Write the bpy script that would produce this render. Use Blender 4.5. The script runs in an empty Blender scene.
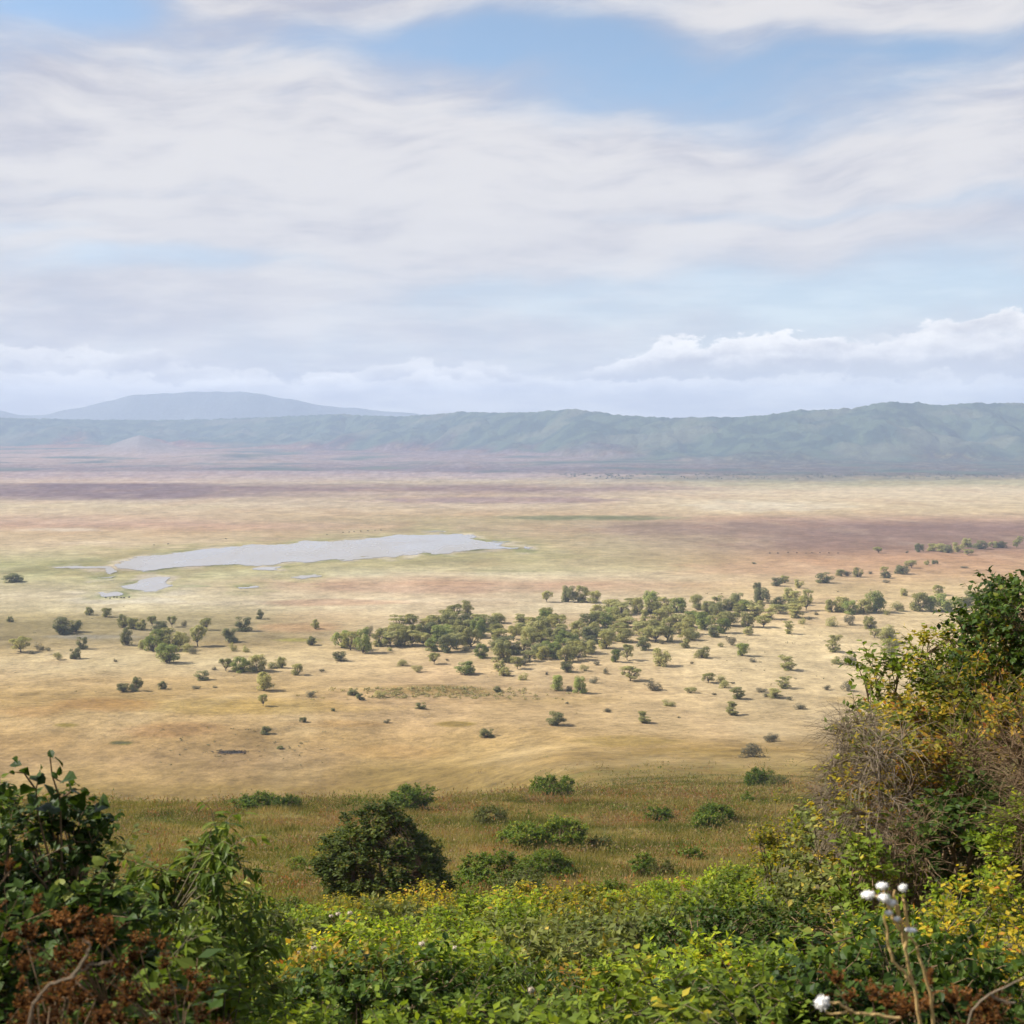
import bpy, bmesh, math, random
import numpy as np
from mathutils import Vector, Matrix

EXPOSURE = .8
SUN_E = 5.0
SKY_S = .073
HAZE = True
HAZE_BOT = -260.
HAZE_COL = (.57, .71, .965)
SKY_TINT = (1.38, 1.36, 1.27, 1)
CL_DARK = (4.1, 4.1, 4.8, 1); CL_LIGHT = (6.4, 6.2, 6.2, 1)
VEIL_A = (4.3, 4.3, 4.8, 1); VEIL_B = (6.2, 6.05, 6.0, 1)
BK_DARK = (4.6, 4.6, 5.0, 1); BK_LIGHT = (9.2, 8.9, 8.5, 1)
IRR = (1.15, 1.10, 1.03); AIR = (.32, .375, .43)
SC = bpy.context.scene
COL = SC.collection
PI = math.pi
CAMZ = 130.0
F = 1400.0
PITCH = math.atan(74.0 / F)
SUN_EL, SUN_AZ = math.radians(41), math.radians(-80)   # azimuth from +Y towards +X
SIGMA = 8e-5

# ------------------------------------------------------------------ helpers
def camray(px, py):
    a = (px - 512) / F; b = (512 - py) / F
    c, s = math.cos(PITCH), math.sin(PITCH)
    # forward (0,c,-s), up (0,s,c)
    return a, c + b * s, -s + b * c

def proj(x, y, z):
    dz = z - CAMZ
    c, s = math.cos(PITCH), math.sin(PITCH)
    d = y * c - dz * s
    u = y * s + dz * c
    d = np.maximum(d, 1e-3)
    return 512 + F * x / d, 512 - F * u / d

def sstep(a, b, x):
    t = np.clip((x - a) / (b - a), 0, 1)
    return t * t * (3 - 2 * t)

_rs = np.random.RandomState(7)
_perm = np.concatenate([_rs.permutation(512)] * 2)
_ga = _rs.rand(512) * 2 * PI
_gx, _gy = np.cos(_ga), np.sin(_ga)
def noise2(x, y, seed=0):
    x = np.asarray(x, float) + seed * 17.31; y = np.asarray(y, float) - seed * 9.17
    xi = np.floor(x).astype(np.int64); yi = np.floor(y).astype(np.int64)
    xf = x - xi; yf = y - yi
    def g(ix, iy, fx, fy):
        h = _perm[(_perm[ix & 511] + iy) & 511]
        return _gx[h] * fx + _gy[h] * fy
    u = xf**3 * (xf * (xf * 6 - 15) + 10); v = yf**3 * (yf * (yf * 6 - 15) + 10)
    a = g(xi, yi, xf, yf); b = g(xi + 1, yi, xf - 1, yf)
    c = g(xi, yi + 1, xf, yf - 1); d = g(xi + 1, yi + 1, xf - 1, yf - 1)
    return ((a + (b - a) * u) + ((c + (d - c) * u) - (a + (b - a) * u)) * v) * 1.5
def fbm(x, y, oct=4, seed=0, gain=.5):
    r = 0; amp = 1
    for k in range(oct):
        r = r + amp * noise2(x * 2**k, y * 2**k, seed + k); amp *= gain
    return r

def lin(c):
    c = np.asarray(c, float) / 255.0
    return np.where(c <= .04045, c / 12.92, ((c + .055) / 1.055) ** 2.4)

# ------------------------------------------------------------------ terrain height
def table(pts):
    ys = np.array([p[0] for p in pts], float); ds = np.array([p[1] for p in pts], float)
    s = np.linspace(math.log(3), math.log(803), 700)
    yy = np.exp(s) - 3
    v = np.interp(yy, ys, ds)
    k = np.exp(-np.linspace(-2, 2, 31) ** 2); k /= k.sum()
    vp = np.concatenate([np.full(15, v[0]), v, np.full(15, v[-1])])
    return s, np.convolve(vp, k, 'valid')
NEAR = [(0, 2.3), (3, 3.0), (6, 3.9), (10, 5.1), (20, 8.4), (35, 13.0), (60, 20.6), (100, 31.6), (150, 42.6), (200, 52.2)]
TL = table(NEAR + [(240, 67), (290, 90), (350, 112), (430, 127), (500, 130), (900, 130)])
TR = table(NEAR + [(260, 66), (330, 81.5), (400, 96), (480, 111), (560, 121.5), (650, 128), (740, 130), (900, 130)])
def Hbase(x, y):
    x = np.asarray(x, float); y = np.asarray(y, float)
    s = np.log(np.clip(y, 0, 800) + 3)
    l = np.interp(s, *TL); r = np.interp(s, *TR)
    w = sstep(-60, 25, x + 18 * noise2(y / 90., x / 90., 3))
    drop = l + (r - l) * w
    z = CAMZ - drop
    z = z + np.where(y < 0, 90 * (1 - np.exp(np.minimum(y, 0) / 200)), 0)
    nearw = np.clip(y / 25, 0, 1) * (1 - sstep(420, 700, y))
    z = z + .55 * fbm(x / 22, y / 22, 3, 5) * nearw * np.clip(y / 60, .15, 1)
    # bank on the right of the view
    z = z + (3.9 * sstep(2.6, 6.2, x - .06 * (y - 17)) + 1.2 * sstep(6.0, 9.0, x)) * (1 - sstep(24, 44, y)) * sstep(9.5, 17.5, y)
    far = sstep(520, 760, y) * (1 - sstep(1000, 1300, y))
    z = z + (.7 * fbm(x / 170, y / 170, 3, 9)) * far
    # low grassy swell on the left of the plain
    z = z + 5.0 * np.exp(-((x + 165) / 130) ** 2 - ((y - 640) / 55) ** 2)
    z = z + 2.6 * np.exp(-((x + 45) / 55) ** 2 - ((y - 715) / 16) ** 2)
    rr = np.sqrt(x * x + y * y)
    z = z - np.maximum(rr - 5600, 0) * .012
    return z

CREST = [(-700, 416), (-200, 420), (0, 418), (100, 420), (190, 420), (280, 417), (340, 414), (400, 417), (460, 412), (500, 413),
         (540, 412), (575, 409), (620, 415), (660, 418), (700, 418), (760, 416), (800, 410), (850, 409), (890, 402),
         (940, 405), (980, 403), (1024, 404), (1150, 398), (1400, 404), (1900, 400)]
cx_ = np.array([c[0] for c in CREST], float); cy_ = np.array([c[1] for c in CREST], float)
def Hhills(x, y):
    """height of the crater wall; x, y arrays"""
    u = x / y; px = 512 + F * u
    k = sstep(150, 800, px)
    D0 = 5300 - 900 * k
    D1 = 9300 - 3000 * k             # foot of the steep wall
    D2 = 10800 - 3300 * k + 250 * noise2(u * 6, u * 0 + .5, 11)
    z1 = 72 - 50 * k
    cpy = np.interp(px, cx_, cy_)
    z2 = CAMZ + (438 - cpy) / F * D2
    a = np.clip((y - D0) / (D1 - D0), 0, 1); b = np.clip((y - D1) / (D2 - D1), 0, 1.0)
    z = -3 + (z1 + 3) * a ** 1.5
    wob = fbm(x / 900, y / 900, 4, 21)
    b2 = np.clip(b + .16 * wob * np.sin(PI * b), 0, 1)
    wall = (z2 - z1) * (b2 ** .85 * .75 + .25 * sstep(0, 1, b2))
    rav = np.abs(noise2(x / 420 + .35 * noise2(x / 300, y / 500, 4), y / 1500, 31))
    rav2 = np.abs(noise2(x / 170 + .3 * noise2(x / 150, y / 200, 5), y / 600, 32))
    z = z + wall - (z2 - z1) * np.sin(PI * b) * (.34 * (.5 - rav) + .13 * (.5 - rav2)) * 1.0
    z = z + fbm(x / 110, y / 110, 3, 41) * (2 + 9 * np.sin(PI * np.clip(b, 0, .9)))
    z = z + 7 * fbm(x / 38, y / 60, 3, 43) * np.clip(b, 0, 1)
    back = np.clip((y - D2) / 1500, 0, 1)
    z = z - back ** 1.3 * (z2 + 40)
    # small tan cone in front of the wall, low swells
    z = z + 100 * np.exp(-np.abs(((px - 140) / 34)) ** 1.4 - ((y - 8300) / 420) ** 2)
    z = z + 26 * np.exp(-((px - 235) / 60) ** 2 - ((y - 7200) / 420) ** 2)
    z = z + 16 * np.exp(-((px - 450) / 30) ** 2 - ((y - 6300) / 300) ** 2)
    return z

def ground_at(px, py, ymin=1.5):
    """point where the view ray through a pixel meets the ground"""
    a, b, c = camray(px, py)
    ys = np.exp(np.linspace(math.log(ymin), math.log(9000), 5000))
    xs = a / b * ys; zs = CAMZ + c / b * ys
    h = Hbase(xs, ys)
    k = np.argmax(zs <= h)
    return float(xs[k]), float(ys[k]), float(h[k])

# ------------------------------------------------------------------ object helpers
def mesh_from(name, V, F3=None, F4=None, mats=(), mi3=0, mi4=0, tint=None, smooth=False, color=None):
    V = np.asarray(V, np.float32)
    n3 = 0 if F3 is None else len(F3); n4 = 0 if F4 is None else len(F4)
    me = bpy.data.meshes.new(name)
    me.vertices.add(len(V)); me.vertices.foreach_set('co', V.ravel())
    loops = []; tot = []; mi = []
    if n3: loops.append(np.asarray(F3, np.int32).ravel()); tot.append(np.full(n3, 3)); mi.append(np.broadcast_to(np.asarray(mi3, np.int32), (n3,)))
    if n4: loops.append(np.asarray(F4, np.int32).ravel()); tot.append(np.full(n4, 4)); mi.append(np.broadcast_to(np.asarray(mi4, np.int32), (n4,)))
    loops = np.concatenate(loops); tot = np.concatenate(tot).astype(np.int32); mi = np.concatenate(mi).astype(np.int32)
    st = np.concatenate([[0], np.cumsum(tot)[:-1]]).astype(np.int32)
    me.loops.add(len(loops)); me.loops.foreach_set('vertex_index', loops)
    me.polygons.add(len(tot)); me.polygons.foreach_set('loop_start', st); me.polygons.foreach_set('loop_total', tot)
    for m in mats: me.materials.append(m)
    me.polygons.foreach_set('material_index', mi)
    me.update(calc_edges=True)
    me.polygons.foreach_set('use_smooth', np.full(len(tot), bool(smooth)))
    if tint is not None:
        a = me.attributes.new('tint', 'FLOAT', 'POINT'); a.data.foreach_set('value', np.asarray(tint, np.float32))
    if color is not None:
        a = me.attributes.new('albedo', 'FLOAT_COLOR', 'POINT')
        c = np.ones((len(V), 4), np.float32); c[:, :3] = color
        a.data.foreach_set('color', c.ravel())
    return me

def obj(name, me, parent=None, label=None, cat=None, group=None, kind=None, loc=None, rz=0, scale=None):
    o = bpy.data.objects.new(name, me); COL.objects.link(o)
    if parent: o.parent = parent
    if label: o['label'] = label
    if cat: o['category'] = cat
    if group: o['group'] = group
    if kind: o['kind'] = kind
    if loc is not None: o.location = loc
    o.rotation_euler.z = rz
    if scale is not None: o.scale = scale
    return o

def unit(v):
    return v / np.maximum(np.linalg.norm(v, axis=-1, keepdims=True), 1e-9)

def segs(P0, P1, r0, r1, sides=4):
    """tapered prisms -> V, quads"""
    P0 = np.asarray(P0, float); P1 = np.asarray(P1, float); n = len(P0)
    r0 = np.broadcast_to(r0, (n,)); r1 = np.broadcast_to(r1, (n,))
    d = unit(P1 - P0)
    ref = np.where(np.abs(d[:, 2:3]) > .9, np.array([[1., 0, 0]]), np.array([[0, 0, 1.]]))
    a = unit(np.cross(d, ref)); b = np.cross(d, a)
    ang = np.arange(sides) / sides * 2 * PI
    ring = a[:, None] * np.cos(ang)[None, :, None] + b[:, None] * np.sin(ang)[None, :, None]
    V = np.concatenate([P0[:, None] + ring * r0[:, None, None], P1[:, None] + ring * r1[:, None, None]], 1)
    k = np.arange(sides); k2 = (k + 1) % sides
    q = np.stack([k, k2, k2 + sides, k + sides], 1)
    Q = (np.arange(n) * 2 * sides)[:, None, None] + q[None]
    return V.reshape(-1, 3), Q.reshape(-1, 4)

def leaves(P, d, nrm, L, W, rich=False):
    """leaf blades: P base, d direction, nrm face normal"""
    n = len(P); L = np.broadcast_to(L, (n,))[:, None]; W = np.broadcast_to(W, (n,))[:, None]
    d = unit(d); s = unit(np.cross(d, nrm)); u = np.cross(s, d)
    if rich:
        V = np.stack([P, P + d * L * .3 + s * W * .48 + u * W * .14, P + d * L * .68 + s * W * .38 + u * W * .06,
                      P + d * L - u * L * .16,
                      P + d * L * .68 - s * W * .38 + u * W * .06, P + d * L * .3 - s * W * .48 + u * W * .14,
                      P + d * L * .5 - u * W * .03], 1)
        f = np.array([[0, 6, 1], [1, 6, 2], [2, 6, 3], [3, 6, 4], [4, 6, 5], [5, 6, 0]])
        k = 7
    else:
        V = np.stack([P, P + d * L * .42 + s * W * .5, P + d * L - u * L * .12, P + d * L * .42 - s * W * .5], 1)
        f = np.array([[0, 2, 1], [0, 3, 2]])
        k = 4
    T = (np.arange(n) * k)[:, None, None] + f[None]
    return V.reshape(-1, 3), T.reshape(-1, 3), k

class Acc:
    """collects geometry of one mesh"""
    def __init__(s): s.V = []; s.T = []; s.Q = []; s.t = []; s.n = 0; s.mt = []; s.mq = []
    def add(s, V, T=None, Q=None, tint=0, mi=0):
        s.V.append(V)
        if T is not None: s.T.append(T + s.n); s.mt.append(np.full(len(T), mi))
        if Q is not None: s.Q.append(Q + s.n); s.mq.append(np.full(len(Q), mi))
        s.t.append(np.broadcast_to(tint, (len(V),))); s.n += len(V)
    def mesh(s, name, mats, smooth=False):
        return mesh_from(name, np.concatenate(s.V), np.concatenate(s.T) if s.T else None, np.concatenate(s.Q) if s.Q else None,
                         mats, np.concatenate(s.mt) if s.mt else 0, np.concatenate(s.mq) if s.mq else 0,
                         np.concatenate(s.t), smooth)

# ------------------------------------------------------------------ node helpers
class NT:
    def __init__(s, tree):
        s.t = tree; s.n = tree.nodes; s.l = tree.links; s.n.clear()
    def node(s, typ, **kw):
        nd = s.n.new(typ)
        for k, v in kw.items(): setattr(nd, k, v)
        return nd
    def put(s, sock, v):
        if isinstance(v, bpy.types.NodeSocket): s.l.new(v, sock)
        elif v is not None: sock.default_value = v
    def math(s, op, a, b=None, c=None, clamp=False):
        nd = s.node('ShaderNodeMath', operation=op, use_clamp=clamp)
        s.put(nd.inputs[0], a)
        if b is not None: s.put(nd.inputs[1], b)
        if c is not None: s.put(nd.inputs[2], c)
        return nd.outputs[0]
    def vmath(s, op, a, b=None, scale=None):
        nd = s.node('ShaderNodeVectorMath', operation=op)
        s.put(nd.inputs[0], a)
        if b is not None: s.put(nd.inputs[1], b)
        if scale is not None: s.put(nd.inputs['Scale'], scale)
        return nd.outputs[0]
    def comb(s, x, y, z):
        nd = s.node('ShaderNodeCombineXYZ')
        for i, v in enumerate((x, y, z)): s.put(nd.inputs[i], v)
        return nd.outputs[0]
    def noise(s, vec, scale, detail=4, rough=.5, dist=0, typ='FBM', col=False):
        nd = s.node('ShaderNodeTexNoise')
        s.put(nd.inputs['Vector'], vec); s.put(nd.inputs['Scale'], scale)
        nd.inputs['Detail'].default_value = detail; nd.inputs['Roughness'].default_value = rough
        nd.inputs['Distortion'].default_value = dist
        return nd.outputs[1 if col else 0]
    def ramp(s, f, stops, interp='LINEAR'):
        nd = s.node('ShaderNodeValToRGB'); cr = nd.color_ramp; cr.interpolation = interp
        while len(cr.elements) < len(stops): cr.elements.new(.5)
        for e, (p, c) in zip(cr.elements, stops):
            e.position = p; e.color = (*c, 1) if len(c) == 3 else c
        s.put(nd.inputs[0], f); return nd.outputs[0]
    def mr(s, v, a, b, c=0., d=1., interp='SMOOTHSTEP'):
        nd = s.node('ShaderNodeMapRange', interpolation_type=interp)
        s.put(nd.inputs['Value'], v)
        for k, q in zip(('From Min', 'From Max', 'To Min', 'To Max'), (a, b, c, d)): s.put(nd.inputs[k], q)
        return nd.outputs[0]
    def mix(s, f, a, b, blend='MIX'):
        nd = s.node('ShaderNodeMix', data_type='RGBA', blend_type=blend)
        s.put(nd.inputs[0], f)
        s.put(nd.inputs[6], (*a, 1) if isinstance(a, tuple) and len(a) == 3 else a)
        s.put(nd.inputs[7], (*b, 1) if isinstance(b, tuple) and len(b) == 3 else b)
        return nd.outputs[2]

def new_mat(name):
    m = bpy.data.materials.new(name); m.use_nodes = True
    return m, NT(m.node_tree)

def leaf_mat(name, stops, trans=.3, rough=.5, spec=.35, hue_noise=.25, nscale=1.2):
    m, t = new_mat(name)
    at = t.node('ShaderNodeAttribute', attribute_name='tint')
    oi = t.node('ShaderNodeObjectInfo')
    tc = t.node('ShaderNodeTexCoord')
    n = t.noise(tc.outputs['Object'], nscale, 2)
    v = t.math('ADD', t.math('ADD', at.outputs['Fac'], t.math('MULTIPLY', t.math('SUBTRACT', n, .5), hue_noise)), t.math('MULTIPLY', t.math('SUBTRACT', oi.outputs['Random'], .5), .32), clamp=True)
    c = t.ramp(v, stops)
    k = t.math('ADD', .82, t.math('MULTIPLY', oi.outputs['Random'], .36))
    c = t.mix(1.0, c, t.comb(k, k, k), 'MULTIPLY')
    p = t.node('ShaderNodeBsdfPrincipled'); t.put(p.inputs['Base Color'], c)
    p.inputs['Roughness'].default_value = rough; p.inputs['Specular IOR Level'].default_value = spec
    tr = t.node('ShaderNodeBsdfTranslucent')
    t.put(tr.inputs[0], t.mix(1.0, c, (1.15, 1.1, .6), 'MULTIPLY'))
    mx = t.node('ShaderNodeMixShader'); mx.inputs[0].default_value = trans
    t.l.new(p.outputs[0], mx.inputs[1]); t.l.new(tr.outputs[0], mx.inputs[2])
    o = t.node('ShaderNodeOutputMaterial'); t.l.new(mx.outputs[0], o.inputs[0])
    return m

def plain_mat(name, c1, c2, scale=5, rough=.85, spec=.2):
    m, t = new_mat(name)
    tc = t.node('ShaderNodeTexCoord')
    c = t.mix(t.noise(tc.outputs['Object'], scale, 4), c1, c2)
    p = t.node('ShaderNodeBsdfPrincipled'); t.put(p.inputs['Base Color'], c)
    p.inputs['Roughness'].default_value = rough; p.inputs['Specular IOR Level'].default_value = spec
    o = t.node('ShaderNodeOutputMaterial'); t.l.new(p.outputs[0], o.inputs[0])
    return m
# ------------------------------------------------------------------ camera, sun, sky
SC.render.engine = 'CYCLES'
cam = bpy.data.cameras.new('camera'); camo = bpy.data.objects.new('camera', cam); COL.objects.link(camo)
camo.location = (0, 0, CAMZ); camo.rotation_euler = (PI / 2 - PITCH, 0, 0)
cam.sensor_width = 36; cam.lens = F / 1024 * 36; cam.clip_start = .05; cam.clip_end = 90000
cam.dof.use_dof = True; cam.dof.focus_distance = 45; cam.dof.aperture_fstop = 5.6
SC.camera = camo
sl = bpy.data.lights.new('sun', 'SUN'); sl.energy = SUN_E; sl.angle = math.radians(.5); sl.color = (1, .95, .86)
so = bpy.data.objects.new('sun', sl); COL.objects.link(so)
sd = Vector((math.sin(SUN_AZ) * math.cos(SUN_EL), math.cos(SUN_AZ) * math.cos(SUN_EL), math.sin(SUN_EL)))
so.rotation_euler = sd.to_track_quat('Z', 'Y').to_euler(); so.location = sd * 300
SC.view_settings.view_transform = 'Standard'; SC.view_settings.look = 'None'
SC.view_settings.exposure = EXPOSURE; SC.view_settings.gamma = 1
SC.cycles.use_denoising = True
SC.cycles.max_bounces = 6; SC.cycles.diffuse_bounces = 3; SC.cycles.transmission_bounces = 3; SC.cycles.volume_bounces = 1
SC.cycles.use_adaptive_sampling = True; SC.cycles.adaptive_threshold = .02

W = bpy.data.worlds.new('World'); SC.world = W; W.use_nodes = True
W.cycles.sampling_method = 'MANUAL'; W.cycles.sample_map_resolution = 256
t = NT(W.node_tree)
tc = t.node('ShaderNodeTexCoord'); dirv = tc.outputs['Generated']
sx = t.node('ShaderNodeSeparateXYZ'); t.l.new(dirv, sx.inputs[0])
az = t.math('MULTIPLY', t.math('ARCTAN2', sx.outputs[0], sx.outputs[1]), 10.0)
el = t.math('MULTIPLY', t.math('ARCSINE', sx.outputs[2]), 10.0)
def A(px): return math.atan((px - 512) / F) * 10
def E(py): return math.atan((438 - py) / F) * 10
# gently warped sky coordinates so that cloud edges are ragged
wc = t.noise(t.comb(az, t.math('MULTIPLY', el, 1.4), 0.), .9, 1.0, .4, col=True)
ws = t.node('ShaderNodeSeparateXYZ'); t.l.new(wc, ws.inputs[0])
azw = t.math('ADD', az, t.math('MULTIPLY', t.math('SUBTRACT', ws.outputs[0], .5), .9))
elw = t.math('ADD', el, t.math('MULTIPLY', t.math('SUBTRACT', ws.outputs[1], .5), .4))
def blob(px, py, rx, ry, tilt=0.):
    dx = t.math('SUBTRACT', azw, A(px)); dy = t.math('SUBTRACT', elw, E(py))
    if tilt: dy = t.math('SUBTRACT', dy, t.math('MULTIPLY', dx, tilt))
    dx = t.math('DIVIDE', dx, rx / 140.); dy = t.math('DIVIDE', dy, ry / 140.)
    r = t.math('ADD', t.math('MULTIPLY', dx, dx), t.math('MULTIPLY', dy, dy))
    return t.math('DIVIDE', 1.0, t.math('ADD', 1.0, t.math('MULTIPLY', r, r)))
def total(lst):
    s = None
    for b in lst:
        v = t.math('MULTIPLY', blob(*b[:4], *(b[5:])), b[4]); s = v if s is None else t.math('ADD', s, v)
    return s
clouds = total([(190, 150, 340, 110, .55), (430, 215, 330, 80, .5), (985, 150, 200, 58, .62, .12), (820, 8, 260, 30, .45), (280, 5, 180, 22, .4), (150, 310, 420, 50, .5),
                (820, 234, 220, 12, .45), (1000, 30, 150, 24, .3), (580, 180, 220, 28, .35)])
gaps = total([(45, 28, 120, 26, .85), (480, 45, 120, 18, .7), (720, 105, 200, 30, .42, -.12), (600, 60, 110, 22, .3), (840, 75, 90, 12, .25), (770, 220, 190, 9, .4), (720, 300, 430, 30, .6), (170, 270, 150, 15, .7), (210, 197, 150, 9, .4), (60, 238, 90, 8, .25), (930, 60, 130, 12, .4)])
n1 = t.noise(t.comb(t.math('MULTIPLY', az, .8), t.math('MULTIPLY', t.math('SUBTRACT', elw, t.math('MULTIPLY', azw, .10)), 2.2), 3.3), 1.1, 8, .58, 0.)
n2 = t.noise(t.comb(t.math('MULTIPLY', az, .8), t.math('MULTIPLY', t.math('SUBTRACT', elw, t.math('MULTIPLY', azw, .08)), 3.4), 7.7), 1.9, 8, .56, 0.)
cov = t.math('ADD', t.math('SUBTRACT', clouds, gaps), t.math('MULTIPLY', t.math('SUBTRACT', n1, .5), 1.15))
cov = t.math('ADD', cov, t.math('MULTIPLY', t.math('SUBTRACT', n2, .5), .5))
alpha = t.mr(cov, -.62, .62)
alpha = t.math('MULTIPLY', alpha, .96)
# low bank of cumulus over the far rim: crisp sunlit tops, grey flat bases
def bank(px0, px1, top, base, seed):
    """cloud bank between two bearings; returns (mask, light)"""
    nn = t.noise(t.comb(t.math('MULTIPLY', az, 2.6), t.math('MULTIPLY', el, 4.5), seed), 1.3, 8, .62)
    rise = t.math('MULTIPLY', t.math('SUBTRACT', nn, .5), .45)
    side = t.math('MULTIPLY', t.mr(az, A(px0) - .1, A(px0) + 1.2), t.mr(az, A(px1) + .1, A(px1) - 1.2))
    topv = t.math('ADD', t.math('ADD', E(base), t.math('MULTIPLY', side, E(top) - E(base))), rise)
    d = t.math('SUBTRACT', topv, el)                      # >0 inside below top
    m = t.mr(d, -.01, .035)
    m = t.math('MULTIPLY', m, t.mr(el, E(base) - .1, E(base) + .12))
    m = t.math('MULTIPLY', m, t.mr(side, .05, .35))
    light = t.mr(t.math('ADD', d, t.math('MULTIPLY', t.math('SUBTRACT', n2, .5), .5)), .26, -.04)
    return m, light
sky = t.node('ShaderNodeTexSky', sky_type='NISHITA'); sky.sun_disc = False
sky.sun_elevation = SUN_EL; sky.sun_rotation = SUN_AZ; sky.air_density = 1.0; sky.dust_density = 1.2; sky.altitude = 1700
skyc = t.mix(1.0, sky.outputs[0], SKY_TINT, 'MULTIPLY')
n3 = t.noise(t.comb(t.math('MULTIPLY', az, .7), t.math('MULTIPLY', elw, 3.2), 11.1), .8, 5, .55)
light = t.mr(t.math('ADD', t.math('ADD', t.math('MULTIPLY', n2, .7), t.math('MULTIPLY', n3, 1.0)), t.math('MULTIPLY', cov, .3)), .66, 1.2)
ccol = t.mix(light, CL_DARK, CL_LIGHT)
col = t.mix(alpha, skyc, ccol)
# grey veil close to the horizon
veil = t.math('MAXIMUM', t.mr(el, E(318), E(388), 0., .9), t.mr(el, E(150), E(350), 0., .5))
col = t.mix(veil, col, t.mix(t.mr(t.noise(t.comb(az, t.math('MULTIPLY', el, 6.), 1.), 1.2, 6, .6), .36, .66), VEIL_A, VEIL_B))
for b in ((540, 1400, 338, 377, 2.1), (-500, 300, 354, 384, 5.3), (240, 620, 362, 388, 8.9), (-400, 1500, 378, 398, 14.4), (215, 290, 328, 347, 3.7), (350, 410, 322, 334, 6.1), (840, 1300, 318, 350, 12.2)):
    m, lg = bank(*b)
    col = t.mix(t.math('MULTIPLY', m, .95 if b[0] > 300 else .6), col, t.mix(lg, BK_DARK, BK_LIGHT))
bg = t.node('ShaderNodeBackground'); t.l.new(col, bg.inputs[0]); bg.inputs[1].default_value = SKY_S
wo = t.node('ShaderNodeOutputWorld'); t.l.new(bg.outputs[0], wo.inputs[0])

# haze: one closed box of even density
hb = np.array([[sxx * 13500, syy, szz] for sxx in (-1, 1) for syy in (-6000, 14200) for szz in (HAZE_BOT, 640.)], float)
hm, t = new_mat('haze')
pv = t.node('ShaderNodeVolumePrincipled')
pv.inputs['Color'].default_value = (*HAZE_COL, 1); pv.inputs['Density'].default_value = SIGMA; pv.inputs['Anisotropy'].default_value = 0.0
o_ = t.node('ShaderNodeOutputMaterial'); t.l.new(pv.outputs[0], o_.inputs['Volume'])
hme = mesh_from('haze', hb, None, [[0, 1, 3, 2], [4, 6, 7, 5], [0, 4, 5, 1], [2, 3, 7, 6], [0, 2, 6, 4], [1, 5, 7, 3]], (hm,))
if HAZE: obj('haze', hme, kind='stuff', label='pale blue haze filling the air of the crater', cat='haze')
# ------------------------------------------------------------------ ground colours (estimated albedo of soil and grass, far cloud-shadow band painted in)
def rows(pts):
    return np.array([p[0] for p in pts], float), np.array([p[1] for p in pts], float)
RL = rows([(440, (178, 176, 186)), (446, (190, 182, 188)), (455, (208, 196, 196)), (462, (205, 192, 190)), (468, (180, 172, 180)), (476, (188, 176, 178)), (482, (208, 192, 176)), (486, (150, 140, 148)),  # dark far band: purplish soil with a cloud shadow painted into its colour
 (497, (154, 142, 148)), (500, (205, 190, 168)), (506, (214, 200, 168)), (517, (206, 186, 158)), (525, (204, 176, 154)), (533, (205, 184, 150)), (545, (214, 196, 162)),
 (555, (208, 198, 160)), (565, (180, 180, 135)), (575, (198, 194, 150)), (586, (198, 188, 152)), (596, (214, 200, 166)), (607, (212, 196, 156)), (614, (184, 168, 128)), (622, (162, 148, 112)),
 (640, (160, 144, 110)), (650, (182, 160, 118)), (656, (208, 184, 138)), (668, (222, 198, 152)), (682, (206, 178, 132)), (700, (188, 158, 108)), (720, (200, 170, 122)), (740, (190, 158, 110)),
 (760, (178, 150, 108)), (778, (184, 156, 106)), (796, (162, 138, 86)), (1100, (150, 125, 75))])
RC = rows([(440, (150, 160, 178)), (446, (158, 165, 182)), (455, (185, 180, 190)), (462, (192, 184, 190)), (469, (168, 164, 178)), (476, (190, 180, 180)), (483, (200, 190, 166)), (489, (160, 144, 146)), (497, (202, 186, 160)),  # the dark band runs on here, soil tone plus painted cloud shadow
 (505, (205, 190, 165)), (514, (204, 184, 150)), (520, (186, 174, 140)), (530, (190, 174, 144)), (548, (196, 185, 150)), (560, (190, 180, 142)), (570, (205, 196, 155)), (577, (216, 206, 172)), (585, (206, 174, 145)), (595, (214, 194, 160)),
 (607, (221, 202, 165)), (620, (214, 188, 148)), (650, (220, 192, 146)), (680, (215, 185, 140)), (700, (200, 170, 125)), (720, (202, 172, 126)), (740, (192, 162, 112)), (758, (184, 156, 106)),
 (775, (160, 136, 88)), (800, (146, 122, 76)), (1100, (150, 122, 62))])
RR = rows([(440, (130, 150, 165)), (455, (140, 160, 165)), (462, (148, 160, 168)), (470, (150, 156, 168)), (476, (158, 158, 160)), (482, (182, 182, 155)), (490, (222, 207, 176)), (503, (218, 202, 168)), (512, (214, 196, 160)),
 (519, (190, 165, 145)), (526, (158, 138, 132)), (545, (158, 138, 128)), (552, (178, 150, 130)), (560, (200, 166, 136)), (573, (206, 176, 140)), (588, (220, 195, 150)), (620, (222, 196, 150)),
 (660, (226, 201, 156)), (700, (216, 190, 145)), (725, (208, 180, 134)), (742, (180, 150, 100)), (760, (165, 136, 84)), (780, (150, 121, 62)), (800, (148, 120, 56)), (1100, (140, 112, 50))])
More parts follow.
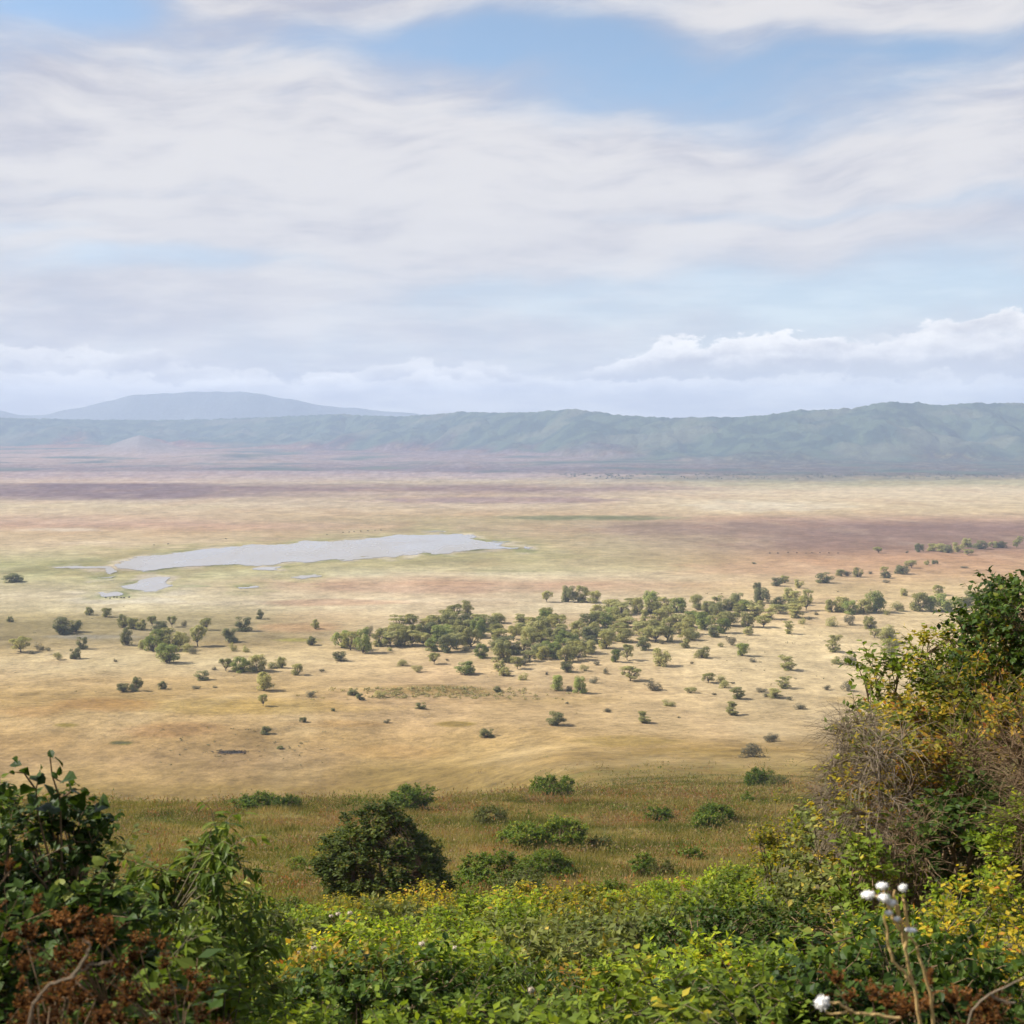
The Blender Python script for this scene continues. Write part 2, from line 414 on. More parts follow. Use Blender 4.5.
PATCH = [(250, 794, 280, 9, (152, 130, 80), .6), (730, 762, 170, 14, (160, 134, 84), .6), (640, 748, 120, 6, (176, 148, 98), .5),
(105, 562, 70, 1.6, (142, 148, 108), .8), (190, 586, 30, 1.3, (150, 156, 116), .7), (60, 571, 60, 1.4, (160, 162, 120), .6), (130, 593, 70, 3.5, (224, 212, 190), .7), (150, 574, 60, 1.6, (158, 160, 120), .6), (60, 530, 50, 2, (226, 214, 190), .7), (100, 543, 60, 1.5, (222, 206, 178), .6), (420, 552, 60, 2., (150, 152, 112), .6), (470, 571, 90, 1.5, (160, 158, 118), .5), (400, 600, 130, 2.5, (226, 210, 176), .6), (250, 603, 90, 2.5, (222, 206, 176), .5),
  # px, py, rx, ry, sRGB, strength
 (590, 518, 95, 2.6, (138, 146, 118), .9), (760, 506, 80, 6, (226, 216, 188), .8), (430, 589, 120, 4.5, (200, 170, 145), .55), (330, 603, 70, 4, (192, 155, 128), .55),
 (780, 570, 130, 8, (202, 172, 142), .6), (240, 706, 150, 9, (176, 148, 88), .6), (110, 705, 55, 8, (176, 136, 90), .6), (180, 730, 70, 8, (178, 138, 96), .5),
 (66, 725, 14, 2.5, (140, 125, 60), .7), (121, 743, 12, 2, (105, 105, 55), .9), (232, 752, 16, 2, (62, 52, 40), .9), (455, 724, 22, 3, (142, 122, 62), .8), (420, 690, 90, 6, (158, 134, 84), .7),
 (560, 700, 70, 6, (190, 162, 112), .5), (390, 752, 60, 8, (184, 148, 98), .4), (620, 742, 60, 6, (160, 136, 80), .55), (330, 724, 60, 4, (188, 150, 98), .45), (300, 628, 45, 6, (196, 160, 122), .7), (300, 640, 30, 2.2, (172, 164, 92), .7),
 (90, 637, 55, 2.4, (160, 155, 145), .55), (300, 556, 260, 15, (176, 172, 130), .65), (130, 566, 130, 9, (168, 168, 128), .6), (120, 600, 60, 4, (212, 204, 184), .5), (640, 540, 140, 10, (196, 182, 152), .3),
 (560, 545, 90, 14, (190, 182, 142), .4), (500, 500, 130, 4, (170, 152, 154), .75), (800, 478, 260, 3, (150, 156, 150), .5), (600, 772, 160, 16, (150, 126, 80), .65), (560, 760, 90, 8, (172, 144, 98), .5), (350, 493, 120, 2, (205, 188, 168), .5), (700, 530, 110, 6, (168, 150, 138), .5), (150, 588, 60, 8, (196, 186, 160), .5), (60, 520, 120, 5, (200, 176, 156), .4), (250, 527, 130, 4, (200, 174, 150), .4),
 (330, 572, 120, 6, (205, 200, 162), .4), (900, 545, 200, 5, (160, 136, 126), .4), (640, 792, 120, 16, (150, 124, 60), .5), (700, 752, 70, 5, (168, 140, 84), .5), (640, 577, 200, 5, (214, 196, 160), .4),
 (470, 700, 60, 4, (205, 172, 124), .4), (600, 650, 160, 8, (214, 192, 148), .4), (860, 700, 40, 5, (196, 164, 108), .5), (150, 681, 120, 5, (196, 166, 118), .4), (40, 712, 40, 6, (182, 142, 96), .4)]
E_IRR = np.array(IRR); AIRC = np.array(AIR)
def albedo_from(srgb, D):
    T = np.exp(-SIGMA * D)[:, None]
    g_ = srgb @ np.array([.3, .59, .11])
    kc = np.interp(D, [500, 1500, 3000, 6000], [1.06, 1.0, .9, .75])[:, None]
    srgb = g_[:, None] + (srgb - g_[:, None]) * np.array([1., .93, .96]) * kc
    L = lin(srgb) / (2 ** EXPOSURE)
    a = (L - AIRC * (1 - T)) / (E_IRR * T)
    return np.clip(a, .03, .62)
LAKE = [[(106, 565), (130, 559), (180, 552), (230, 547), (300, 542), (380, 537), (440, 533.5), (470, 534), (478, 539), (500, 545), (515, 547), (482, 550), (452, 551), (440, 553), (424, 552.5), (410, 556), (398, 554.5), (386, 557.5), (370, 557), (352, 559.5), (330, 559.5), (318, 562), (290, 562), (262, 565), (240, 564), (200, 566.5), (176, 567), (150, 569.5), (118, 569)]]
PONDS = [[(424, 531.5), (432, 530.5), (441, 531), (436, 532.2)], [(490, 541), (500, 541.5), (506, 543), (496, 543)], [(518, 547.5), (527, 547), (530, 548.5), (520, 549.5)], [(236, 586), (250, 585), (252, 586.5), (240, 587.5)], [(90, 577), (112, 576), (108, 578)], [(52, 565.5), (75, 565), (104, 567), (114, 571), (108, 574), (98, 570), (70, 567.5)], [(122, 586), (140, 579), (146, 576), (172, 577), (166, 582), (152, 591), (132, 590)],
               [(99, 593), (122, 592), (124, 595), (104, 596)], [(296, 577), (314, 574), (318, 576), (300, 579)], [(260, 567), (285, 567), (284, 570), (262, 569.5)], [(143, 569.5), (156, 570), (150, 571.5)]]
LAKES = LAKE + PONDS
def plain_color(x, y, z, D):
    px, py = proj(x, y, z)
    wl = np.clip(D / 14, 8, 700)
    nz = fbm(x / 260, y / 260, 5, 51) + .5 * noise2(x / 900, y / 900, 57)
    fine = fbm(x / 45, y / 45, 4, 55)
    amp = 3.0 + 22 * np.clip((py - 560) / 240, 0, 1)
    q = py + nz * amp * .55
    q = np.where(py < 500, py + nz * 2.2 * np.clip((py-440)/40,.2,1), q)
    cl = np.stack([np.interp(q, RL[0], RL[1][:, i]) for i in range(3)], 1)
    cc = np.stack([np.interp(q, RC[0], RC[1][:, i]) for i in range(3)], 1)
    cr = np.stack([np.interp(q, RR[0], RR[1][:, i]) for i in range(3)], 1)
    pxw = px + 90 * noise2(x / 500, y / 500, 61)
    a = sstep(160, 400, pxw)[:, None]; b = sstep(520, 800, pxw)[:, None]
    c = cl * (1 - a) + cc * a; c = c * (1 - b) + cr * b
    for (cx, cy, rx, ry, col, s) in PATCH:
        r = ((px - cx) / rx) ** 2 + ((py - cy) / ry) ** 2
        w = (1 - sstep(.25, 1.35, r * (1 + .0) + .55 * fine + .35 * nz)) * s
        c = c * (1 - w[:, None]) + np.array(col, float) * w[:, None]
    box = np.where((px > 20) & (px < 560) & (py > 520) & (py < 600) & (y > 800))[0]
    if len(box):
        bx, by = px[box], py[box]; best = np.full(len(box), 1e9)
        for poly in LAKES:
            n = len(poly)
            for k in range(n):
                ax, ay = poly[k]; cx, cy = poly[(k + 1) % n]
                vx, vy = cx - ax, (cy - ay) * 3.5
                tt = np.clip(((bx - ax) * vx + (by - ay) * 3.5 * vy) / (vx * vx + vy * vy + 1e-9), 0, 1)
                best = np.minimum(best, np.hypot(bx - ax - tt * vx, (by - ay) * 3.5 - tt * vy))
        best = best * (1 + .7 * fine[box]) + 5 * nz[box]
        w1 = (1 - sstep(2, 9, best)) * .75; w2 = (1 - sstep(8, 26, best)) * .55
        cb = c[box]
        cb = cb * (1 - w2[:, None]) + np.array((188, 182, 138.)) * w2[:, None]
        wet = sstep(-.2, .3, noise2(x[box] / 40, y[box] / 90, 66))[:, None]
        cb = cb * (1 - w1[:, None]) + (np.array((150, 156, 116.)) * wet + np.array((214, 204, 184.)) * (1 - wet)) * w1[:, None]
        c[box] = cb
    # broken streaks of paler and redder soil
    st = sstep(.1, .6, fbm(x / 120, y / 300, 4, 71)) * .13
    c = c * (1 - st[:, None]) + np.array((200, 160, 130.)) * st[:, None] * 1.0
    st = sstep(.15, .7, fbm(x / 90, y / 200, 4, 75)) * .17
    c = c * (1 - st[:, None]) + np.array((228, 212, 176.)) * st[:, None]
    c = c * (1 + .07 * fbm(x / 18, y / 18, 3, 77) + .05 * fbm(x / 60, y / 140, 4, 78))[:, None]
    wf = sstep(900, 1500, D)[:, None]; c = c * (1 - wf + wf * np.array([1.0, .972, .955]))
    return albedo_from(np.clip(c, 20, 245), D)
def slope_color(x, y):
    a = np.array([.22, .175, .075]); b = np.array([.15, .15, .05]); c = np.array([.26, .15, .07]); e = np.array([.11, .13, .04])
    n = sstep(-.4, .5, fbm(x / 14, y / 14, 4, 81))[:, None]; n2 = sstep(.1, .6, fbm(x / 7, y / 9, 4, 83))[:, None]; n3 = sstep(.1, .7, fbm(x / 9, y / 11, 3, 85))[:, None]
    r = a * (1 - n) + b * n
    r = r * (1 - .5 * n2) + c * .5 * n2
    r = (r * (1 - .45 * n3) + e * .45 * n3) * np.array([.72, .68, .52])
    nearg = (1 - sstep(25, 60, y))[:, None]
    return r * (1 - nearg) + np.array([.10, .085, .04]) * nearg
def ground_color(x, y, z):
    D = np.sqrt(x * x + y * y)
    front = y > 30
    out = np.tile(np.array([.40, .30, .17]), (len(x), 1))
    i = np.where((y > 150) & (np.abs(x) < y * 1.2))[0]
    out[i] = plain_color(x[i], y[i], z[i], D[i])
    nz = fbm(x / 60, y / 60, 3, 91)
    w = 1 - sstep(215, 250, y + 0 * nz)
    wr = .9 * (1 - sstep(260, 520, y + 60 * nz))
    k = sstep(-60, 10, x)
    w = np.maximum(w, wr * k * (1 - sstep(200, 500, x)))[:, None]
    return out * (1 - w) + slope_color(x, y) * w

# polar sheet
thf = np.radians(np.arange(-27, 27.001, .09)); 
th = np.concatenate([np.radians(np.arange(-180, -60, 4.)), np.radians(np.arange(-60, -27, .5)), thf, np.radians(np.arange(27.5, 60, .5)), np.radians(np.arange(60, 179, 4.))])
rn = np.exp(np.linspace(math.log(1.0), math.log(235), 150))
pyr = np.arange(826, 466, -.85)
rp = 130 * F / (pyr - 438); rp = rp[rp > 240]
r = np.concatenate([[.2], rn, np.linspace(238, rp[0] - 3, 24), rp, np.linspace(rp[-1] * 1.05, 16000, 30)])
R_, T_ = np.meshgrid(r, th, indexing='ij')
X = (R_ * np.sin(T_)).ravel(); Y = (R_ * np.cos(T_)).ravel()
Z = Hbase(X, Y)
nr, nt = len(r), len(th)
i, j = np.meshgrid(np.arange(nr - 1), np.arange(nt), indexing='ij')
j2 = (j + 1) % nt
Q = np.stack([i * nt + j, i * nt + j2, (i + 1) * nt + j2, (i + 1) * nt + j], -1).reshape(-1, 4)
cap = len(X)
X = np.append(X, 0); Y = np.append(Y, 0); Z = np.append(Z, Hbase(np.array([0.]), np.array([0.])))
Tc = np.stack([np.full(nt, cap), (np.arange(nt) + 1) % nt, np.arange(nt)], 1)
gcol = ground_color(X, Y, Z)

gm, t = new_mat('savanna_ground')
at = t.node('ShaderNodeAttribute', attribute_name='albedo')
tc = t.node('ShaderNodeTexCoord'); P = tc.outputs['Object']
na = t.noise(P, .9, 6, .65); nb = t.noise(P, .06, 6, .7); nc = t.noise(P, .012, 7, .68)
nd_ = t.noise(P, .25, 5, .7)
k = t.math('ADD', t.math('ADD', t.math('MULTIPLY', na, .8), t.math('MULTIPLY', nb, 1.3)), t.math('ADD', t.math('MULTIPLY', nc, 1.0), t.math('MULTIPLY', nd_, 1.5)))
k = t.math('MAXIMUM', t.math('SUBTRACT', k, 1.3), .2)
c = t.mix(1.0, at.outputs['Color'], t.comb(k, k, k), 'MULTIPLY')
# scattered tussocks and bare spots
v = t.node('ShaderNodeTexVoronoi'); t.put(v.inputs['Vector'], P); v.inputs['Scale'].default_value = .35
sp = t.math('MULTIPLY', t.mr(v.outputs['Distance'], .34, .12), t.mr(nb, .5, .66))
c = t.mix(t.math('MULTIPLY', sp, .35), c, (.12, .10, .045))
p = t.node('ShaderNodeBsdfPrincipled'); t.put(p.inputs['Base Color'], c)
p.inputs['Roughness'].default_value = .95; p.inputs['Specular IOR Level'].default_value = .05
bp = t.node('ShaderNodeBump'); bp.inputs['Strength'].default_value = .6; bp.inputs['Distance'].default_value = .5
t.put(bp.inputs['Height'], t.math('ADD', na, t.math('MULTIPLY', nb, 2.))); t.l.new(bp.outputs[0], p.inputs['Normal'])
o_ = t.node('ShaderNodeOutputMaterial'); t.l.new(p.outputs[0], o_.inputs[0])
obj('ground', mesh_from('ground', np.stack([X, Y, Z], 1), Tc, Q, (gm,), smooth=True, color=gcol), kind='structure')

# ------------------------------------------------------------------ crater wall
us = np.concatenate([np.arange(-.95, -.45, .01), np.arange(-.45, .45, .0009), np.arange(.45, .95, .01)])
ys = np.concatenate([np.arange(4400, 6200, 45), np.arange(6200, 11200, 19), np.arange(11200, 13000, 120)])
YY, UU = np.meshgrid(ys, us, indexing='ij')
hx = (UU * YY).ravel(); hy = YY.ravel(); hz = Hhills(hx, hy)
nr, nt = YY.shape
i, j = np.meshgrid(np.arange(nr - 1), np.arange(nt - 1), indexing='ij')
Q = np.stack([i * nt + j, i * nt + j + 1, (i + 1) * nt + j + 1, (i + 1) * nt + j], -1).reshape(-1, 4)
px, py = proj(hx, hy, hz)
D = np.sqrt(hx ** 2 + hy ** 2)
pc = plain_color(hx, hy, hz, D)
k = sstep(150, 800, px); D1 = 9300 - 3000 * k; D2 = 10800 - 3300 * k
b = np.clip((hy - D1) / (D2 - D1), 0, 1)
wood = sstep(-.12, .25, b + .35 * fbm(hx / 500, hy / 500, 4, 101) - .05)
n = sstep(-.3, .3, fbm(hx / 150, hy / 150, 5, 103))[:, None]
gr = np.array([.03, .055, .045]) * n + np.array([.07, .10, .065]) * (1 - n)
gr = gr * (1 - .0) ; dry = sstep(.1, .5, fbm(hx / 700, hy / 400, 4, 105))[:, None] * .45
gr = gr * (1 - dry) + np.array([.17, .16, .11]) * dry
cone = np.exp(-np.abs((px - 138) / 46) ** 2 - ((hy - 8300) / 520) ** 2)
wood = wood * (1 - .9 * cone)
pc = pc * (1 - .85 * cone[:, None]) + np.array([.26, .24, .23]) * .85 * cone[:, None]
hc = pc * (1 - wood[:, None]) + gr * wood[:, None]
him, t = new_mat('wooded_hills')
at = t.node('ShaderNodeAttribute', attribute_name='albedo'); tc = t.node('ShaderNodeTexCoord'); P = tc.outputs['Object']
na = t.noise(P, .03, 7, .78); k = t.math('ADD', .45, t.math('MULTIPLY', na, 1.1))
c = t.mix(1.0, at.outputs['Color'], t.comb(k, k, k), 'MULTIPLY')
p = t.node('ShaderNodeBsdfPrincipled'); t.put(p.inputs['Base Color'], c); p.inputs['Roughness'].default_value = 1; p.inputs['Specular IOR Level'].default_value = 0
bp = t.node('ShaderNodeBump'); bp.inputs['Strength'].default_value = 1; bp.inputs['Distance'].default_value = 22
t.put(bp.inputs['Height'], na); t.l.new(bp.outputs[0], p.inputs['Normal'])
o_ = t.node('ShaderNodeOutputMaterial'); t.l.new(p.outputs[0], o_.inputs[0])
obj('hills', mesh_from('hills', np.stack([hx, hy, hz], 1), None, Q, (him,), smooth=True, color=hc), kind='structure')

# far mountain beyond the rim
MP = [(-600, 425), (-250, 412), (-60, 402), (-10, 408), (20, 416), (50, 415), (90, 405), (130, 397), (165, 392), (190, 391), (240, 394), (300, 401), (360, 408), (420, 415), (520, 424), (640, 436), (900, 436)]
us = np.arange(-.8, .4, .003); vs = np.linspace(-1, 1, 60)
UU, VV = np.meshgrid(us, vs, indexing='ij')
yy = 12800 + VV * 700; xx = UU * yy
crest = CAMZ + (438 - np.interp(512 + F * UU, [m[0] for m in MP], [m[1] for m in MP])) / F * 12800
zz = (crest + 60) * (1 - np.abs(VV + .1 * noise2(UU * 12, VV * 2, 3)) ** 1.3).clip(0, 1) - 60 + 40 * fbm(xx / 900, yy / 900, 4, 7)
nr, nt = UU.shape
i, j = np.meshgrid(np.arange(nr - 1), np.arange(nt - 1), indexing='ij')
Q = np.stack([i * nt + j, (i + 1) * nt + j, (i + 1) * nt + j + 1, i * nt + j + 1], -1).reshape(-1, 4)
obj('mountain', mesh_from('mountain', np.stack([xx.ravel(), yy.ravel(), zz.ravel()], 1), None, Q, (him,), smooth=True,
    color=np.tile(np.array([.19, .21, .22]), (nr * nt, 1))), kind='structure')

# ------------------------------------------------------------------ lake
wm, t = new_mat('shallow_water')
tc = t.node('ShaderNodeTexCoord'); P = tc.outputs['Object']
p = t.node('ShaderNodeBsdfPrincipled'); t.put(p.inputs['Base Color'], t.mix(t.noise(P, .006, 4), (.26, .235, .205), (.32, .29, .26)))
t.put(p.inputs['Roughness'], t.mr(t.noise(t.vmath('MULTIPLY', P, (1., .25, 1.)), .010, 4, .5), .35, .65, .16, .34)); p.inputs['IOR'].default_value = 1.33
bp = t.node('ShaderNodeBump'); bp.inputs['Strength'].default_value = .05; bp.inputs['Distance'].default_value = .05
o_ = t.node('ShaderNodeOutputMaterial'); t.l.new(p.outputs[0], o_.inputs[0])
def inside(px, py, poly):
    r = np.zeros(len(px), bool); n = len(poly)
    for k in range(n):
        ax, ay = poly[k]; cx, cy = poly[(k + 1) % n]
        if ay == cy: continue
        r ^= ((ay > py) != (cy > py)) & (px < (cx - ax) * (py - ay) / (cy - ay) + ax)
    return r
def water(name, polys, z=.3):
    """flat sheet of small cells; the shore line is broken up by noise"""
    xs = np.arange(36, 545, .9); ysn = np.arange(526, 602, .22)
    gx, gy = np.meshgrid(xs, ysn, indexing='ij')
    a, b, c = camray(gx.ravel(), gy.ravel())
    Y = (z - CAMZ) / (c / b); X = a / b * Y
    sh = gx.shape
    cx = (gx[:-1, :-1] + .45).ravel(); cy = (gy[:-1, :-1] + .11).ravel()
    wx = X.reshape(sh)[:-1, :-1].ravel(); wy = Y.reshape(sh)[:-1, :-1].ravel()
    nx = 11 * fbm(wx / 45, wy / 70, 4, 301); ny = 2.0 * fbm(wx / 38, wy / 80, 5, 305)
    keep = np.zeros(len(cx), bool)
    for pl in polys: keep |= inside(cx + nx, cy + ny, pl)
    i, j = np.meshgrid(np.arange(sh[0] - 1), np.arange(sh[1] - 1), indexing='ij')
    i = i.ravel()[keep]; j = j.ravel()[keep]; n = sh[1]
    Q = np.stack([i * n + j, i * n + j + 1, (i + 1) * n + j + 1, (i + 1) * n + j], 1)
    u, inv = np.unique(Q.ravel(), return_inverse=True)
    V = np.stack([X[u], Y[u], np.full(len(u), z)], 1)
    return obj(name, mesh_from(name, V, None, inv.reshape(-1, 4)[:, ::-1] if False else inv.reshape(-1, 4), (wm,)), kind='structure')
water('lake', LAKE)
water('pond', PONDS)
# ------------------------------------------------------------------ savanna trees
_lm = leaf_mat
def leaf_mat(n_, st_, **k_): return _lm(n_, [(a_, tuple(x_ * .95 for x_ in c_)) for a_, c_ in st_], **k_)
ac_leaf = leaf_mat('acacia_leaf', [(0, (.22, .22, .075)), (.4, (.33, .32, .105)), (.7, (.42, .39, .15)), (1, (.50, .44, .20))], trans=.35, rough=.7, spec=.1, nscale=.5)
gr_leaf = leaf_mat('fresh_acacia_leaf', [(0, (.17, .21, .055)), (.5, (.27, .31, .075)), (1, (.39, .40, .12))], trans=.35, rough=.7, spec=.1, nscale=.5)
dk_leaf = leaf_mat('dark_acacia_leaf', [(0, (.13, .14, .06)), (.5, (.20, .205, .08)), (1, (.30, .29, .12))], trans=.35, rough=.7, spec=.1, nscale=.5)
gy_leaf = leaf_mat('grey_scrub_leaf', [(0, (.14, .125, .08)), (.5, (.20, .185, .12)), (1, (.28, .26, .17))], trans=.4, rough=.8, spec=.05, nscale=.5)
bark = plain_mat('grey_brown_bark', (.08, .06, .045), (.15, .12, .09), 3)

def far_tree(seed, kind):
    """unit tree: height 1, half width .5 ; returns (trunk Acc, crown Acc)"""
    r = np.random.RandomState(seed)
    T, C = Acc(), Acc()
    pads = []          # centre, radius (rx,ry,rz)
    if kind == 'umbrella':
        for k in range(r.randint(9, 13)):
            a = r.rand() * 2 * PI; d = math.sqrt(r.rand()) * .36
            pads.append(((math.cos(a) * d, math.sin(a) * d, .80 - .35 * d + r.uniform(-.08, .06)), (r.uniform(.13, .22), r.uniform(.13, .22), r.uniform(.05, .10))))
        for k in range(r.randint(5, 8)):
            a = r.rand() * 2 * PI; d = r.uniform(.2, .38)
            pads.append(((math.cos(a) * d, math.sin(a) * d, r.uniform(.3, .6)), (r.uniform(.10, .17),) * 2 + (r.uniform(.07, .12),)))
        tl = .2
    elif kind == 'tiered':
        z = .14
        while z < .95:
            w = .40 * math.sin(PI * min(1, (z - .05) / 1.0)) ** .6
            for k in range(3):
                a = r.rand() * 2 * PI; d = w * r.uniform(.25, .9)
                pads.append(((math.cos(a) * d, math.sin(a) * d, z + r.uniform(-.04, .05)), (r.uniform(.12, .21), r.uniform(.12, .21), r.uniform(.045, .085))))
            z += r.uniform(.10, .17)
        tl = .12
    elif kind == 'round':
        for k in range(r.randint(20, 26)):
            a = r.rand() * 2 * PI; z = r.uniform(.14, .86); q = .37 * (1 - abs((z - .46) / .5) ** 3.0) ** .5 * math.sqrt(r.uniform(.15, 1))
            pads.append(((math.cos(a) * q, math.sin(a) * q, z), (r.uniform(.11, .19), r.uniform(.11, .19), r.uniform(.09, .15))))
        tl = .12
    else:  # bush, down to the ground
        for k in range(r.randint(11, 15)):
            a = r.rand() * 2 * PI; d = math.sqrt(r.rand()) * .36
            pads.append(((math.cos(a) * d, math.sin(a) * d, r.uniform(.12, .76) * (1 - .6 * d)), (r.uniform(.12, .2), r.uniform(.12, .2), r.uniform(.14, .24))))
        tl = .1
    nper = 150 if kind != 'bush' else 130
    for (c, rad) in pads:
        c = np.array(c); rad = np.array(rad)
        v = unit(r.normal(size=(nper, 3)) + [0, 0, .25]); q = r.uniform(.78, 1.1, (nper, 1))
        P = c + v * rad * q
        k_ = P[:, 2] > .02; P = P[k_]; v = v[k_]
        n = len(P); d = unit(r.normal(size=(n, 3)) + [0, 0, .3]); nn = unit(r.normal(size=(n, 3)) * .35 + v[:n] * .8 + [-.25, 0, .8]); d = unit(np.cross(nn, r.normal(size=(n, 3))))
        V, F_, k = leaves(P, d, nn, r.uniform(.035, .07, n), r.uniform(.03, .05, n))
        ti = np.clip(r.uniform(.1, .8, n) + r.uniform(-.15, .15), 0, 1)
        C.add(V, T=F_, tint=np.repeat(ti, k))
    # trunk and limbs
    P0, P1, a0, a1 = [], [], [], []
    base = np.array([0, 0, -.04]); fork = np.array([r.uniform(-.05, .05), r.uniform(-.05, .05), tl])
    stems = 1 if kind in ('umbrella', 'tiered') else 3
    rt = .032 if kind != 'bush' else .016
    for s in range(stems):
        f = fork + (r.normal(size=3) * [.06, .06, .02] if stems > 1 else 0)
        b = base + (r.normal(size=3) * [.03, .03, 0] if stems > 1 else 0)
        P0.append(b); P1.append(f); a0.append(rt * 1.2); a1.append(rt * .75)
        for k, (c, rad) in enumerate(pads):
            if k % stems != s: continue
            c = np.array(c); m = f * .5 + c * .5 + r.normal(size=3) * .03; m[2] -= .04
            P0 += [f, m]; P1 += [m, c]; a0 += [rt * .55, rt * .35]; a1 += [rt * .35, rt * .12]
    V, Q = segs(np.array(P0), np.array(P1), np.array(a0), np.array(a1), 5)
    T.add(V, Q=Q)
    return T, C

KIND_LEAF = {'umbrella': ac_leaf, 'tiered': ac_leaf, 'round': ac_leaf, 'bush': ac_leaf, 'green': gr_leaf, 'dark': dk_leaf, 'grey': gy_leaf}
PROTO = {}
def tree_meshes(kind, var):
    key = (kind, var)
    if key not in PROTO:
        shape = {'green': 'round', 'dark': 'round', 'grey': 'bush'}.get(kind, kind)
        T, C = far_tree(100 + var * 7 + len(kind) * 31, shape)
        one = Acc(); one.V = []; 
        for A_, mi in ((C, 0), (T, 1)):
            for q in range(len(A_.V)): pass
        Vc = np.concatenate(C.V); Tc_ = np.concatenate(C.T); Vt = np.concatenate(T.V); Qt = np.concatenate(T.Q); tc_ = np.concatenate(C.t)
        one.add(Vc, T=Tc_, tint=tc_, mi=0); one.add(Vt, Q=Qt, tint=0, mi=1)
        PROTO[key] = (T.mesh('trunk', (bark,)), C.mesh('crown', (KIND_LEAF[kind],)), one.mesh('savanna_tree', (KIND_LEAF[kind], bark)))
    return PROTO[key]

rng = random.Random(5)
KCODE = {'u': 'umbrella', 't': 'tiered', 'r': 'round', 'b': 'bush', 'g': 'green', 'd': 'dark', 'y': 'grey'}
KNAME = {'umbrella': 'flat-topped acacia', 'tiered': 'layered acacia', 'round': 'rounded acacia', 'bush': 'olive bush', 'green': 'fresh green acacia', 'dark': 'dark acacia', 'grey': 'grey-brown bush'}
ORD = ['leftmost', 'second from left', 'third from left', 'fourth from left', 'fifth from left', 'sixth from left', 'seventh from left', 'eighth from left', 'ninth from left', 'tenth from left',
       'eleventh from left', 'twelfth from left', 'thirteenth from left', 'fourteenth from left', 'fifteenth from left', 'sixteenth from left', 'seventeenth from left', 'eighteenth from left',
       'nineteenth from left', 'twentieth from left', 'twenty-first from left', 'twenty-second from left', 'twenty-third from left', 'twenty-fourth from left', 'twenty-fifth from left']
